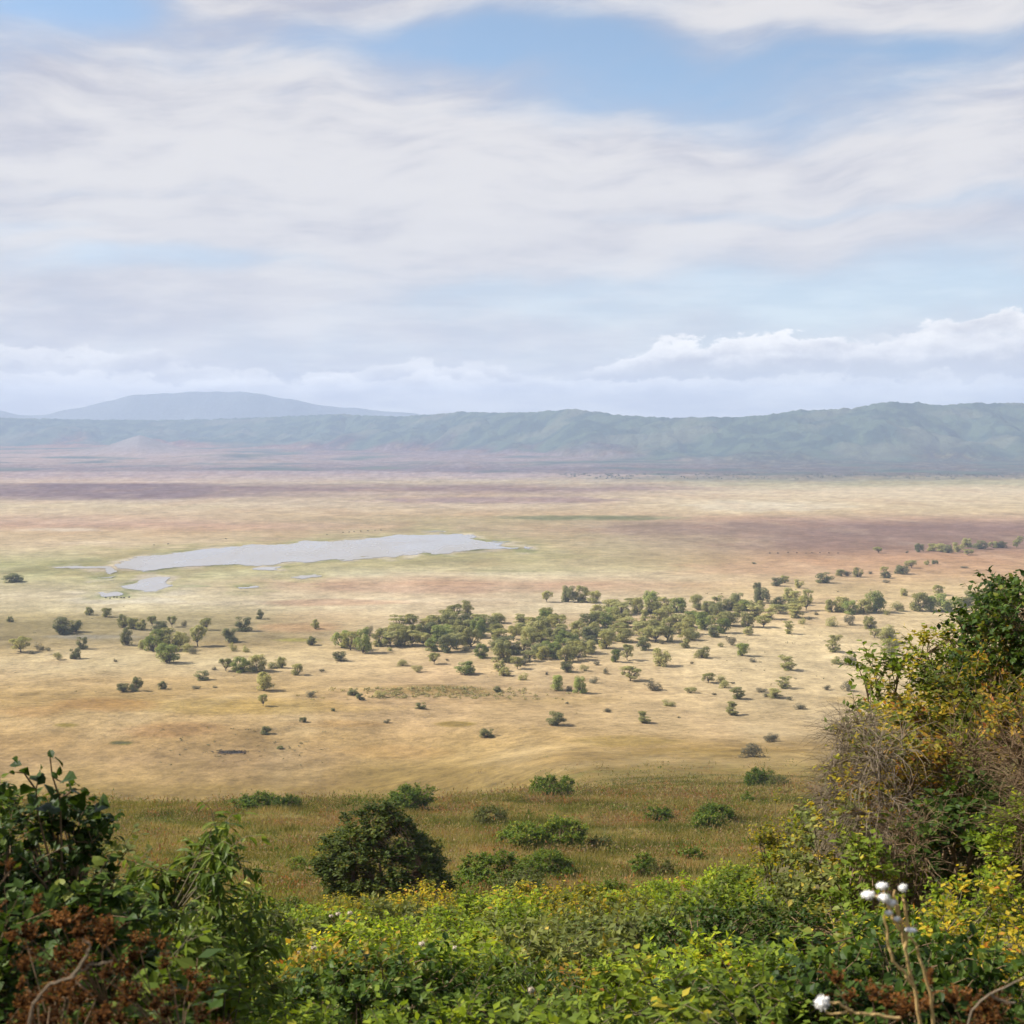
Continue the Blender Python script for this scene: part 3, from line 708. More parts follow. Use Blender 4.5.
# (place described in words, 'px py w h kind; ...')
SITES = [
 ('on the dark damp ground at left', '10 622 7 6 d; 12 582 22 9 d; 62 634 22 18 d; 75 632 15 13 d; 21 652 20 17 u; 40 650 11 8 y; 48 651 6 5 y; 31 654 6 4 y; 82 649 12 13 d; 124 628 14 14 r; 127 645 13 18 d'),
 ('behind the dark damp ground, by the muddy pond', '89 615 9 9 r; 107 617 11 10 r'),
 ('on the front edge of the dark damp ground', '58 660 10 10 b; 75 659 12 11 d; 115 662 5 4 y; 142 649 9 10 r'),
 ('in the left-hand clump', '133 629 12 12 r; 142 630 11 11 r; 152 626 10 12 u; 160 631 17 11 d; 172 627 10 13 u; 184 626 6 7 y; 206 630 12 14 u; 155 651 23 22 g; 170 650 26 23 r; 182 647 16 16 r; 198 646 18 24 u; 187 652 12 10 b; 193 654 9 8 y; 168 663 23 21 g'),
 ('just right of the left-hand clump', '230 642 17 15 d; 233 651 9 10 b; 243 631 18 15 d; 246 652 8 8 b; 214 670 6 4 y; 260 619 9 10 d'),
 ('in the short row below the left-hand clump', '226 671 14 15 u; 241 672 20 16 g; 256 671 22 17 r; 275 668 15 10 b; 282 668 9 12 r; 297 675 12 12 r; 322 672 6 4 y; 265 691 21 19 r; 263 706 10 14 u'),
 ('on tan grass before the left-hand clump', '202 680 15 10 d; 123 692 14 9 d; 136 691 14 15 d; 162 689 10 8 d; 196 689 10 4 y; 215 688 5 3 y'),
 ('between the left-hand clump and the dense grove', '315 629 9 10 r; 312 645 11 9 d; 340 661 15 10 d; 390 651 6 5 b'),
 ('at the ragged left end of the dense grove', '341 648 19 18 g; 351 650 20 22 u; 363 653 17 26 g; 370 636 10 12 y; 381 646 19 19 r; 391 647 19 19 u; 402 646 18 18 r; 412 646 18 18 u'),
 ('before the left part of the dense grove', '402 666 12 8 b; 417 672 12 9 b; 434 664 12 13 u; 432 651 15 13 g; 448 652 21 18 d; 465 651 11 7 y; 482 658 16 15 g; 503 662 23 22 r; 465 674 20 13 g; 447 661 4 3 y; 500 671 12 11 r; 505 676 13 9 r'),
 ('beside the low scrubby ridge on the left plain', '353 695 12 6 d; 360 700 10 7 d; 380 697 14 8 b; 421 709 12 7 d; 497 692 9 6 d; 310 697 11 8 y; 303 722 8 5 d; 266 734 11 8 d; 387 723 8 5 y; 487 737 16 9 d; 280 749 7 3 d; 333 711 5 3 d'),
 ('before the middle of the dense grove', '517 669 13 15 u; 524 665 14 8 y; 523 680 10 9 b; 557 690 15 16 g; 580 693 15 17 g; 569 691 7 6 y; 594 683 11 8 y; 584 671 10 8 b; 567 672 15 11 d; 606 674 7 8 y; 597 665 8 4 y; 630 681 20 17 u; 653 690 19 13 y; 662 666 19 19 r; 547 675 4 4 y'),
 ('at the front edge of the dense grove', '616 662 12 14 g; 627 660 13 18 u; 643 650 15 13 d; 662 644 6 5 y; 671 642 8 10 b; 686 648 16 20 t; 530 661 16 13 u; 543 659 16 14 r; 555 658 17 16 g; 566 662 18 17 r; 578 660 17 17 u; 588 652 14 13 y'),
 ('alone on the bare tan grass below the dense grove', '557 725 21 14 d; 644 723 18 12 t; 669 706 13 8 b; 607 712 9 5 y; 732 715 18 14 t; 738 699 18 13 t; 691 693 13 8 b; 679 718 4 2 y; 714 695 5 3 y; 567 704 4 3 y'),
 ('before the right part of the dense grove', '703 658 14 12 r; 696 658 7 6 b; 721 647 7 5 b; 731 645 11 11 y; 743 656 14 14 g; 753 662 9 5 y; 708 683 14 12 u; 721 682 10 9 b; 724 688 12 10 b; 733 684 5 3 y; 761 692 12 5 y; 766 697 8 6 y; 713 637 14 13 d; 748 635 10 9 r; 692 664 4 3 y; 789 634 13 14 t; 802 624 8 8 b; 816 615 5 4 y; 809 620 6 4 y'),
 ('standing apart behind the dense grove', '547 602 12 13 u; 569 602 16 17 d; 582 602 18 17 r; 594 603 14 13 r; 547 620 15 15 u; 556 622 9 9 d; 757 590 9 8 d; 754 564 5 2 d'),
 ('behind the right end of the dense grove', '777 586 13 9 d; 785 583 9 8 r; 799 588 10 9 r; 824 583 18 11 d; 808 603 10 16 u; 841 576 12 7 r; 848 576 8 6 y; 858 577 11 10 r; 870 574 5 4 y; 884 572 9 6 u; 885 578 12 7 d; 886 583 8 4 y; 902 574 17 9 d; 911 568 13 9 u; 927 565 6 5 r; 935 564 7 4 d; 965 568 10 2 y; 878 553 10 7 u'),
 ('in the distant tree line on the far right rise', '919 552 10 9 d; 932 551 11 8 r; 940 552 12 9 r; 948 553 10 9 d; 958 552 12 10 r; 967 547 12 9 r; 968 555 12 7 u; 980 549 14 9 d; 993 548 10 7 r; 1002 548 12 7 d; 1017 548 9 10 u; 1020 541 8 5 r; 907 553 3 3 y'),
 ('in the small grove right of the dense grove', '832 612 15 13 r; 842 612 18 16 r; 850 614 17 14 g; 864 613 17 15 r; 874 612 22 23 g; 887 615 7 7 b; 898 611 15 12 b; 904 596 8 8 r; 832 626 15 11 b; 850 625 14 12 y'),
 ('left of the tall dark foreground tree', '919 611 20 20 r; 930 611 17 16 g; 938 595 12 12 u; 948 611 27 18 g; 970 606 17 16 r; 961 607 14 10 r; 985 600 14 12 r'),
 ('beside the top of the right-hand thicket', '870 629 14 13 r; 875 638 12 11 u; 888 633 14 10 b; 888 643 19 15 r; 890 655 19 18 r; 834 652 18 18 t; 837 664 13 9 b; 850 665 16 14 y; 787 670 19 15 t; 784 688 17 12 t; 775 698 19 9 t; 827 690 9 6 y; 847 691 13 12 y; 800 709 13 7 y; 772 741 14 10 y; 767 742 8 8 y; 751 757 25 17 y; 790 700 8 5 y'),
]
ntree = 0
def add_tree(px, py, w, h, kind, label, group, var, name=None):
    global ntree
    x, y, z = ground_at(px, py, 240)
    k = y / F
    S = (w * k * 1.12, w * k * 1.12, h * k * 1.1); z -= h * k * .07
    T, C, one = tree_meshes(kind, var)
    nm = name or ('savanna_bush' if kind in ('bush', 'grey') else 'acacia_tree')
    cat = 'bush' if kind in ('bush', 'grey') else 'tree'
    rz = (ntree * 2.399) % (2 * PI)
    if w * h < 210:
        o = obj(nm, one, label=label, cat=cat, group=group, loc=(x, y, z), rz=rz, scale=S)
    else:
        o = obj(nm, None, label=label, cat=cat, group=group, loc=(x, y, z), rz=rz, scale=S)
        o.empty_display_size = .3
        obj('trunk', T, o); obj('crown', C, o)
    ntree += 1
    return o
for place, s in SITES:
    L_ = []
    for it in s.split(';'):
        a = it.split(); L_.append((float(a[0]), float(a[1]), float(a[2]), float(a[3]), KCODE[a[4]]))
    L_.sort()
    cnt = {}
    for it in L_: cnt[it[4]] = cnt.get(it[4], 0) + 1
    seen = {}
    for (px, py, w, h, kd) in L_:
        k = seen.get(kd, 0); seen[kd] = k + 1
        nm = KNAME[kd]
        lab = ('only ' + nm if cnt[kd] == 1 else ORD[k] + ' ' + nm) + ' ' + place
        add_tree(px, py, w, h, kd, lab, 'acacias and bushes scattered over the plain', rng.randrange(5))

# the dense grove
GTOP = [(395, 626), (420, 624), (440, 619), (462, 617), (480, 620), (500, 622), (520, 626), (560, 626), (590, 622), (600, 606), (620, 605), (640, 605), (680, 609), (720, 609), (735, 604), (760, 600), (790, 600), (806, 604)]
GBOT = [(395, 645), (430, 648), (470, 650), (520, 655), (560, 660), (600, 652), (640, 644), (680, 642), (720, 637), (760, 628), (790, 625), (806, 616)]
GP = []
tries = 0
while len(GP) < 112 and tries < 60000:
    tries += 1
    px = rng.uniform(397, 806)
    a = np.interp(px, [g[0] for g in GTOP], [g[1] for g in GTOP]); b = np.interp(px, [g[0] for g in GBOT], [g[1] for g in GBOT])
    py = rng.uniform(a, b)
    if all(((px - q[0]) / 11.5) ** 2 + ((py - q[1]) / 5.4) ** 2 > 1 for q in GP): GP.append((px, py))
for px, py in sorted(GP):
    sc_ = (py - 438) / 190
    w = rng.uniform(13, 24) * sc_; h = rng.uniform(11, 19) * sc_
    kd = rng.choice(['umbrella', 'round', 'round', 'umbrella', 'green', 'tiered', 'dark'])
    a = np.interp(px, [g[0] for g in GTOP], [g[1] for g in GTOP]); b = np.interp(px, [g[0] for g in GBOT], [g[1] for g in GBOT])
    dep = 'back row' if py < a + (b - a) * .33 else ('front row' if py > a + (b - a) * .67 else 'middle')
    sec = 'left third' if px < 533 else ('central third' if px < 670 else 'right third')
    add_tree(px, py, w, h, kd, f"{KNAME[kd]} in the {dep} of the dense grove, {sec}", 'acacias of the dense grove', rng.randrange(5))

# scrub on the low ridge, distant wood: masses nobody could count
def clumps(name, label, cat, pts, mat, seed, nleaf=26):
    r = np.random.RandomState(seed); A_ = Acc()
    for (px, py, w, h) in pts:
        x, y, z = ground_at(px, py, 240); k = y / F
        n = nleaf
        v = r.normal(size=(n, 3)) * .42; v[:, 2] = np.abs(v[:, 2]) * .9
        P = np.array([x, y, z]) + v * np.array([w * k * .5, w * k * .5, h * k * .75])
        V, T_, q = leaves(P, unit(r.normal(size=(n, 3))), unit(r.normal(size=(n, 3)) + [0, 0, .5]), w * k * r.uniform(.16, .34, n), w * k * r.uniform(.14, .26, n))
        A_.add(V, T=T_, tint=np.repeat(np.clip(r.uniform(.1, .9, n) + r.uniform(-.2, .2), 0, 1), q))
    return obj(name, A_.mesh(name, (mat,)), kind='stuff', label=label, cat=cat)
pts = []
for k in range(260):
    px = rng.gauss(432, 52); pts.append((px, 687 + rng.uniform(0, 11) + abs(px - 432) * .02, rng.uniform(2.5, 7), rng.uniform(1.5, 3.6)))
ridge_leaf = leaf_mat('dry_scrub_leaf', [(0, (.20, .19, .085)), (.5, (.32, .28, .12)), (1, (.46, .38, .18))], trans=.2, rough=.9, spec=.02)
clumps('ridge_scrub', 'low dry olive scrub covering the small ridge on the plain', 'scrub', pts, ridge_leaf, 3)
pts = []
for k in range(420):
    px = rng.uniform(560, 1150); py = 474.5 + rng.random() ** 2 * 5 + (px - 560) * .001
    if noise2(px / 40., py / 3., 6) > -.25: pts.append((px, py, rng.uniform(2.5, 6), rng.uniform(1.6, 3.4)))
wood_leaf = leaf_mat('distant_wood_leaf', [(0, (.07, .075, .05)), (1, (.14, .13, .09))], trans=0, rough=1, spec=0)
clumps('distant_woodland', 'thin belt of far-off woodland at the foot of the crater wall', 'woodland', pts, wood_leaf, 4, 16)
pts = []
for k in range(170):
    px = rng.uniform(0, 800); py = rng.uniform(600, 775)
    pts.append((px, py, rng.uniform(1.2, 3.2), rng.uniform(.8, 1.8)))
for k in range(60):
    px = rng.uniform(140, 330); py = rng.gauss(749, 9); pts.append((px, py, rng.uniform(2, 6), rng.uniform(1, 2.4)))
for k in range(60):
    px = rng.uniform(700, 900); py = rng.uniform(590, 690); pts.append((px, py, rng.uniform(2, 4), rng.uniform(1.2, 2.5)))
clumps('plain_tussocks', 'sparse low tussocks and dwarf scrub dotted over the tan plain', 'tussocks', pts, gy_leaf, 8, 14)
r = np.random.RandomState(12); pts = []
for k in range(60): pts.append((r.normal(232, 9), r.normal(752.5, .9), 3.2, 1.2))
clumps('fallen_brush', 'dark heap of fallen brushwood lying on the tan grass', 'brushwood', pts, leaf_mat('dead_wood', [(0, (.03, .025, .02)), (1, (.08, .065, .05))], trans=0), 9, 14)

# grazing animals, tiny in the distance
hide = plain_mat('dark_hide', (.035, .028, .025), (.06, .05, .04), 2)
def antelope():
    bm = bmesh.new(); lay = None
    me = bpy.data.meshes.new('body')
    pts_ = [(0, 0, .95), (-.45, 0, 1.0), (-.8, 0, 1.02), (.45, 0, 1.08), (.8, 0, 1.2), (1.1, 0, 1.0), (1.35, 0, .72),
            (-.75, .16, .55), (-.8, .16, 0), (-.75, -.16, .55), (-.7, -.16, 0), (.5, .16, .5), (.5, .16, 0), (.5, -.16, .5), (.6, -.16, 0), (-1.05, 0, .7)]
    ed = [(0, 1), (1, 2), (0, 3), (3, 4), (4, 5), (5, 6), (2, 7), (7, 8), (2, 9), (9, 10), (3, 11), (11, 12), (3, 13), (13, 14), (2, 15)]
    me.from_pydata(pts_, ed, [])
    o = bpy.data.objects.new('tmp', me); COL.objects.link(o)
    m = o.modifiers.new('s', 'SKIN'); rad = [.36, .33, .26, .36, .2, .14, .09, .08, .05, .08, .05, .08, .05, .08, .05, .03]
    for v, q in zip(me.skin_vertices[0].data, rad): v.radius = (q, q)
    me.skin_vertices[0].data[0].use_root = True
    o.modifiers.new('d', 'SUBSURF').levels = 1
    dg = bpy.context.evaluated_depsgraph_get(); m2 = bpy.data.meshes.new_from_object(o.evaluated_get(dg))
    bpy.data.objects.remove(o); m2.materials.clear(); m2.materials.append(hide); m2.name = 'grazing_antelope'
    return m2
am = antelope()
herd = [(327, 535.2), (343, 533), (349, 532.6), (354, 532.2), (361, 531.8), (368, 531.4), (375, 531), (381, 530.6), (226, 539.5), (154, 545.5), (168, 544.5)]
for k, (px, py) in enumerate(herd):
    x, y, z = ground_at(px, py, 240)
    obj('grazing_antelope', am, label=ORD[[h[0] for h in sorted(herd)].index(px)] + ' dark antelope grazing on the far shore of the lake', cat='antelope', group='antelopes beyond the lake', loc=(x, y, z), rz=rng.uniform(0, 6.28), scale=(1.15,) * 3)
herd = [(x_, 598.3 + (x_ % 3) * .5) for x_ in (106, 110, 114, 117, 121, 124, 129)] + [(q, 553.2 + (q % 4) * .3) for q in (770, 778, 788, 797, 806, 812, 820, 829, 838)]
for k, (px, py) in enumerate(herd):
    x, y, z = ground_at(px, py, 240)
    w_ = 'below the small muddy pond' if k < 7 else 'along the purple-brown soil on the right plain'
    obj('grazing_antelope', am, label=(ORD[k] if k < 7 else ORD[k - 7]) + ' dark antelope standing ' + w_, cat='antelope', group='antelopes on the plain', loc=(x, y, z), rz=rng.uniform(0, 6.28), scale=(1.05,) * 3)
# ------------------------------------------------------------------ foreground plants
def pal(name, stops, **k): return leaf_mat(name, stops, **k)
G_DARK = pal('dark_glossy_leaf', [(0, (0.029, 0.057, 0.009)), (.5, (0.059, 0.103, 0.015)), (.85, (0.106, 0.154, 0.020)), (1, (0.200, 0.216, 0.039))], trans=.35, rough=.5, spec=.15)
G_MID = pal('mid_green_leaf', [(0, (0.093, 0.130, 0.017)), (.5, (0.160, 0.222, 0.024)), (.85, (0.255, 0.305, 0.030)), (1, (0.482, 0.387, 0.037))], trans=.45, rough=.55, spec=.15)
G_BRIGHT = pal('bright_green_leaf', [(0, (0.140, 0.204, 0.021)), (.45, (0.263, 0.355, 0.027)), (.78, (0.420, 0.463, 0.034)), (.92, (0.575, 0.516, 0.034)), (1, (0.528, 0.278, 0.056))], trans=.5, rough=.55, spec=.15)
G_GREY = pal('grey_green_leaf', [(0, (0.114, 0.142, 0.037)), (.5, (0.188, 0.211, 0.052)), (.85, (0.269, 0.276, 0.074)), (1, (0.511, 0.377, 0.067))], trans=.4, rough=.6, spec=.15)
G_YEL = pal('yellowing_leaf', [(0, (0.121, 0.152, 0.018)), (.35, (0.269, 0.270, 0.023)), (.6, (0.511, 0.388, 0.030)), (.85, (0.600, 0.456, 0.042)), (1, (0.504, 0.204, 0.048))], trans=.5, rough=.55, spec=.15)
G_AUT = pal('autumn_leaf', [(0, (0.086, 0.119, 0.017)), (.35, (0.173, 0.184, 0.021)), (.55, (0.394, 0.281, 0.028)), (.8, (0.484, 0.286, 0.039)), (1, (0.352, 0.121, 0.039))], trans=.45, rough=.55, spec=.15)
G_LANCE = pal('lance_leaf', [(0, (0.086, 0.140, 0.025)), (.5, (0.162, 0.228, 0.034)), (.85, (0.297, 0.336, 0.069)), (1, (0.510, 0.476, 0.137))], trans=.4, rough=.45, spec=.15)
G_RUST = pal('rusty_flowerhead', [(0, (.05, .02, .006)), (.5, (.13, .05, .012)), (1, (.22, .10, .03))], trans=.2, rough=.9, spec=.05)
G_DOME = pal('evergreen_leaf', [(0, (0.039, 0.064, 0.010)), (.5, (0.078, 0.108, 0.015)), (.85, (0.146, 0.167, 0.028)), (1, (0.291, 0.216, 0.043))], trans=.35, rough=.6, spec=.15, nscale=.6)
G_BUSH = pal('slope_bush_leaf', [(0, (0.067, 0.118, 0.014)), (.5, (0.134, 0.200, 0.023)), (.85, (0.215, 0.259, 0.034)), (1, (0.403, 0.353, 0.052))], trans=.45, rough=.6, spec=.15)
G_DULL = pal('dull_bush_leaf', [(0, (0.067, 0.083, 0.019)), (.5, (0.112, 0.127, 0.028)), (1, (0.202, 0.196, 0.050))], trans=.35, rough=.7, spec=.15)
TWIG = plain_mat('dry_twig', (.15, .11, .07), (.29, .23, .16), 6)
TWIGB = plain_mat('brown_twig', (.12, .075, .04), (.24, .16, .09), 6)
LTWIG = plain_mat('leafy_twig', (.09, .075, .04), (.17, .14, .08), 6)
CREAM = plain_mat('cream_flower', (.50, .42, .30), (.62, .54, .42), 8, rough=.9)
STRAW = plain_mat('straw_stalk', (.46, .29, .11), (.60, .43, .19), 8, rough=.6)
WHITE = plain_mat('white_fluff', (.80, .77, .72), (.86, .84, .80), 8, rough=.9)

def shrub(seed, R, H, nlimb, nclus, ntw, nleaf, L, W, twl, lmat, tmat, droop=0., rich=False, low=.12, lobes=.35, inner=.55, sides=4, flat=1.0, twig_r=.003, up=.5, tintoff=.25, upright=0., cz=.48, cap=1100, limb=1.0, peak=0.):
    """branching shrub, foot at the origin -> (stem mesh, foliage mesh)"""
    r = np.random.RandomState(seed)
    S, C = Acc(), Acc()
    # lobed envelope
    ld = unit(r.normal(size=(9, 3)) + [0, 0, .3]); la = r.uniform(.3, 1, 9) * lobes
    def env(v):
        return 1 - lobes * .5 + (np.maximum(v @ ld.T - .55, 0) / .45 * la).max(1)
    v = unit(r.normal(size=(nclus, 3)) * [1, 1, .9] + [0, 0, .25])
    q = r.uniform(inner ** 3, 1, nclus) ** (1 / 3) * env(v)
    cen = np.array([0, 0, H * (low + (1 - low) * cz)])
    half = np.where(v[:, 2:3] > 0, np.array([[R, R, H * (1 - low) * (1 - cz) * flat]]), np.array([[R, R, H * (1 - low) * cz]]))
    P = cen + v * q[:, None] * half
    if peak:
        rr = np.hypot(P[:, 0], P[:, 1]) / R; P[:, 2] += peak * H * np.maximum(1 - rr, 0) * np.maximum(v[:, 2], 0); P[:, 0] -= .10 * P[:, 2] * R / H
    P[:, 2] = np.maximum(P[:, 2], H * low * .5 + .02)
    # limbs
    nodes = []; a0 = []; P0 = []; P1 = []; a1 = []
    base_r = (.008 + .011 * H) * limb
    for k in range(nlimb):
        a = 2 * PI * (k + r.rand()) / nlimb; b = np.array([math.cos(a), math.sin(a), 0]) * R * .06
        tip = cen + np.array([math.cos(a) * R, math.sin(a) * R, H * .5 * r.uniform(-.2, .8)]) * r.uniform(.5, .8)
        pts_ = [b + [0, 0, -.15]]
        n = 6
        for s in range(1, n + 1):
            f = s / n; c = b * (1 - f) + tip * f; c = c + np.array([0, 0, math.sin(f * PI) * H * .10]) + r.normal(size=3) * R * .04
            pts_.append(c)
        for s in range(n):
            P0.append(pts_[s]); P1.append(pts_[s + 1]); a0.append(base_r * (1 - s / n * .7)); a1.append(base_r * (1 - (s + 1) / n * .7)); nodes.append(pts_[s + 1])
    nodes = np.array(nodes)
    V, Q = segs(np.array(P0), np.array(P1), np.array(a0), np.array(a1), 6); S.add(V, Q=Q)
    dist = ((P[:, None] - nodes[None]) ** 2).sum(-1) + 1.5 * np.maximum(nodes[None, :, 2] - P[:, None, 2], 0) ** 2
    nn = nodes[dist.argmin(1)]
    mid = nn * .45 + P * .55 + r.normal(size=P.shape) * .05 * R; mid[:, 2] += .04 * R
    V, Q = segs(np.concatenate([nn, mid]), np.concatenate([mid, P]), np.concatenate([np.full(nclus, base_r * .32), np.full(nclus, base_r * .2)]),
                np.concatenate([np.full(nclus, base_r * .2), np.full(nclus, twig_r * 1.4)]), 4); S.add(V, Q=Q)
    # twigs
    out = unit(P - cen)
    o = np.repeat(out, ntw, 0); p0 = np.repeat(P, ntw, 0); N = len(p0)
    d = unit(o * .9 + r.normal(size=(N, 3)) * .75 + [0, 0, up])
    if upright: d = unit(d * (1 - upright) + np.array([0, 0, 1.0]) * upright)
    ln = twl * r.uniform(.5, 1.25, N)
    K = 3; pp = [p0]; dd = d.copy()
    for s in range(K):
        dd = unit(dd + r.normal(size=dd.shape) * .22 + np.array([0, 0, -droop * .5]))
        pp.append(pp[-1] + dd * (ln / K)[:, None])
    for s in range(K):
        V, Q = segs(pp[s], pp[s + 1], twig_r * (1 - s / K * .6), twig_r * (1 - (s + 1) / K * .6), 3); S.add(V, Q=Q)
    if nleaf:
        ct = r.uniform(-tintoff, tintoff, nclus)
        idx = np.repeat(np.arange(N), nleaf); f = np.tile((np.arange(nleaf) + .7) / nleaf, N) * K * .999
        f = np.clip(f + r.uniform(-.15, .15, len(f)), 0, K * .999)
        seg = f.astype(int); fr = (f - seg)[:, None]
        PP = np.stack(pp, 1)
        B = PP[idx, seg] * (1 - fr) + PP[idx, seg + 1] * fr
        td = unit(PP[idx, seg + 1] - PP[idx, seg])
        rd = unit(r.normal(size=B.shape)); side = unit(rd - td * (rd * td).sum(1, keepdims=True))
        ldir = unit(td * .55 + side * .95 + np.array([0, 0, -droop]))
        nrm = unit(np.array([0, 0, 1.0]) * .9 + r.normal(size=B.shape) * .45 + np.repeat(o, nleaf, 0) * .5)
        s = r.uniform(.65, 1.2, len(B))
        V, T_, k = leaves(B, ldir, nrm, L * s, W * s, rich)
        ti = np.clip(.42 + np.repeat(np.repeat(ct, ntw), nleaf) + r.normal(0, .2, len(B)), 0, 1)
        C.add(V, T=T_, tint=np.repeat(ti, k))
    return S.mesh('branches', (tmat,)), (C.mesh('foliage', (lmat,)) if nleaf else None)

FG = {}
# species: leaf length, width, twig length, clusters per m2, twigs, leaves per twig, options
SPEC = {
 'broad':  (.062, .044, .20, 34, 4, 8, G_DARK, TWIGB, dict(rich=True, droop=.25)),
 'lance':  (.088, .026, .18, 32, 4, 9, G_LANCE, LTWIG, dict(limb=.55, droop=.75, rich=True, lobes=.5)),
 'mid':    (.062, .040, .20, 26, 4, 9, G_MID, LTWIG, dict(limb=.55, lobes=.55, droop=.1)),
 'bright': (.056, .036, .20, 26, 4, 9, G_BRIGHT, LTWIG, dict(limb=.55, lobes=.6, up=.8)),
 'grey':   (.062, .038, .22, 26, 4, 9, G_GREY, LTWIG, dict(limb=.55, lobes=.6)),
 'yellow': (.054, .036, .24, 20, 4, 8, G_YEL, LTWIG, dict(limb=.55, lobes=.8, up=.7)),
 'autumn': (.062, .042, .30, 20, 4, 8, G_AUT, TWIGB, dict(lobes=.7)),
 'dark':   (.068, .045, .26, 26, 4, 9, G_DARK, TWIGB, dict(lobes=.5)),
 'olive':  (.066, .042, .26, 24, 4, 8, G_MID, TWIGB, dict(lobes=.55)),
 'dry':    (0, 0, .34, 46, 15, 0, None, TWIG, dict(limb=.5, lobes=.4, droop=.85, twig_r=.0021, inner=.4, up=.2)),
 'brown':  (0, 0, .42, 36, 10, 0, None, TWIGB, dict(lobes=.5, droop=.4, twig_r=.0027, inner=.4, limb=.6)),
 'rust':   (.010, .008, .045, 26, 10, 14, G_RUST, TWIGB, dict(lobes=.9, up=.8, twig_r=.0009, inner=.3, limb=.28)),
 'dome':   (.062, .038, .16, 52, 6, 8, G_DOME, TWIGB, dict(lobes=.45, inner=.7, cz=.34, cap=2200, peak=.2)),
 'bush':   (.062, .038, .17, 42, 5, 9, G_BUSH, TWIGB, dict(lobes=.55, up=.7, cz=.34)),
 'dull':   (.062, .036, .20, 34, 4, 8, G_DULL, TWIGB, dict(lobes=.7)),
 'sprig':  (.05, .034, .2, 14, 3, 6, G_YEL, TWIG, dict(lobes=.6, up=.8)),
}
def dims(me):
    co = np.zeros(len(me.vertices) * 3, np.float32); me.vertices.foreach_get('co', co); co = co.reshape(-1, 3)
    return float(np.percentile(co[:, 0], 98) - np.percentile(co[:, 0], 2)), float(np.percentile(co[:, 2], 99.3))
def get_proto(kind, w, h, var):
    """nearest ready-made shrub of this species, size and proportion"""
    qw = round(math.log(w) / math.log(1.4)); qa = round(math.log(h / w) / math.log(1.45))
    key = (kind, qw, qa, var)
    if key not in FG:
        W_ = 1.4 ** qw; H_ = W_ * 1.45 ** qa
        L, lw, twl, dens, ntw, nl, lm, tm, opt = SPEC[kind]
        R = max(W_ / 2 - twl * .45, W_ * .3); Hh = max(H_ - twl * .4, H_ * .6)
        area = 4 * PI * (R * R + R * Hh) / 3
        n = int(min(max(area * dens, 26), opt.get('cap', 1100)))
        seed = sum(ord(c) for c in kind) * 3 + qw * 11 + qa * 5 + var * 101 + 50
        m = shrub(seed % 9973, R, Hh, 7, n, ntw, nl, L, lw, twl, lm, tm, low=.03, **opt)
        FG[key] = (m, dims(m[1] or m[0]))
    return FG[key]
def put(kind, x, y, z, w, h, ls, label, name='shrub', cat='shrub', group=None, rz=None, sink=.0):
    (S, C), k = get_proto(kind, w / ls, h / ls, rng.randrange(2))
    sw = w / k[0]; sh = h / k[1]
    o = obj(name, None, label=label, cat=cat, group=group, loc=(x, y, z - sink), rz=rng.uniform(0, 6.28) if rz is None else rz, scale=(sw, sw, sh))
    o.empty_display_size = .3
    obj('branches', S, o)
    if C: obj('foliage', C, o)
    return o
def fit(kind, px, D, wpx, toppy, label, maxh=None, minasp=.75, **k):
    """shrub standing on the slope at bearing px and depth D whose top reaches image height toppy"""
    a, b, c = camray(px, toppy)
    ztop = CAMZ + c / b * D; x = a / b * D
    z = float(Hbase(np.array([x]), np.array([float(D)]))[0])
    h = max(ztop - z, .35)
    if maxh: h = min(h, maxh)
    w = max(wpx / F * D, h * minasp)
    ls = 1.0 if D < 14 else 1.25 if D < 26 else 1.8 if D < 55 else 2.4 if D < 100 else 3.6
    return put(kind, x, D, z, w, h, ls, label, **k)

# --- left: dark broad-leaved shrub with a leafy shoot, lance-leaved shrub, rusty flower heads
def lfit(*a, **k): return fit(*a, minasp=.36, **k)
lfit('broad', 42, 7.2, 110, 804, 'dark glossy broad-leaved shrub at the left edge, in shade', name='broadleaf_shrub')
lfit('broad', -35, 7.6, 150, 800, 'dark broad-leaved shrub cut off by the left edge', name='broadleaf_shrub', rz=2.)
lfit('mid', 8, 9.5, 120, 796, 'finer-leaved green shrub behind the dark broad-leaved one at left', name='leafy_shrub')
lfit('grey', 112, 11, 60, 842, 'pale fine-leaved shrub between the dark shrub and the drooping one', name='leafy_shrub')
lfit('lance', 196, 8.2, 95, 832, 'shrub with long drooping pale green leaves, left foreground', name='lanceleaf_shrub')
lfit('lance', 240, 8.8, 50, 900, 'smaller drooping-leaved bush at the right foot of the long-leaved shrub', name='lanceleaf_shrub', rz=1.)
lfit('lance', 160, 7.4, 90, 905, 'drooping-leaved shrub low in front of the tall long-leaved one', name='lanceleaf_shrub', rz=3.)
lfit('broad', 95, 6.6, 110, 880, 'dark low shrub below the leafy shoot', name='broadleaf_shrub', rz=4.)
lfit('mid', 225, 7.0, 110, 955, 'green leafy shrub near the bottom edge, left of centre', name='leafy_shrub', rz=5.)
lfit('dark', 15, 6.0, 130, 905, 'low green shrub among the rusty seed heads at the left edge', name='leafy_shrub')
lfit('mid', 130, 6.0, 120, 955, 'mid green shrub with yellow leaves low at left', name='leafy_shrub')
lfit('broad', 60, 5.4, 120, 960, 'dark green shrub behind the pale bare branch', name='broadleaf_shrub')
lfit('dark', 190, 5.6, 120, 992, 'green shrub in the bottom edge right of the bare branch', name='leafy_shrub')
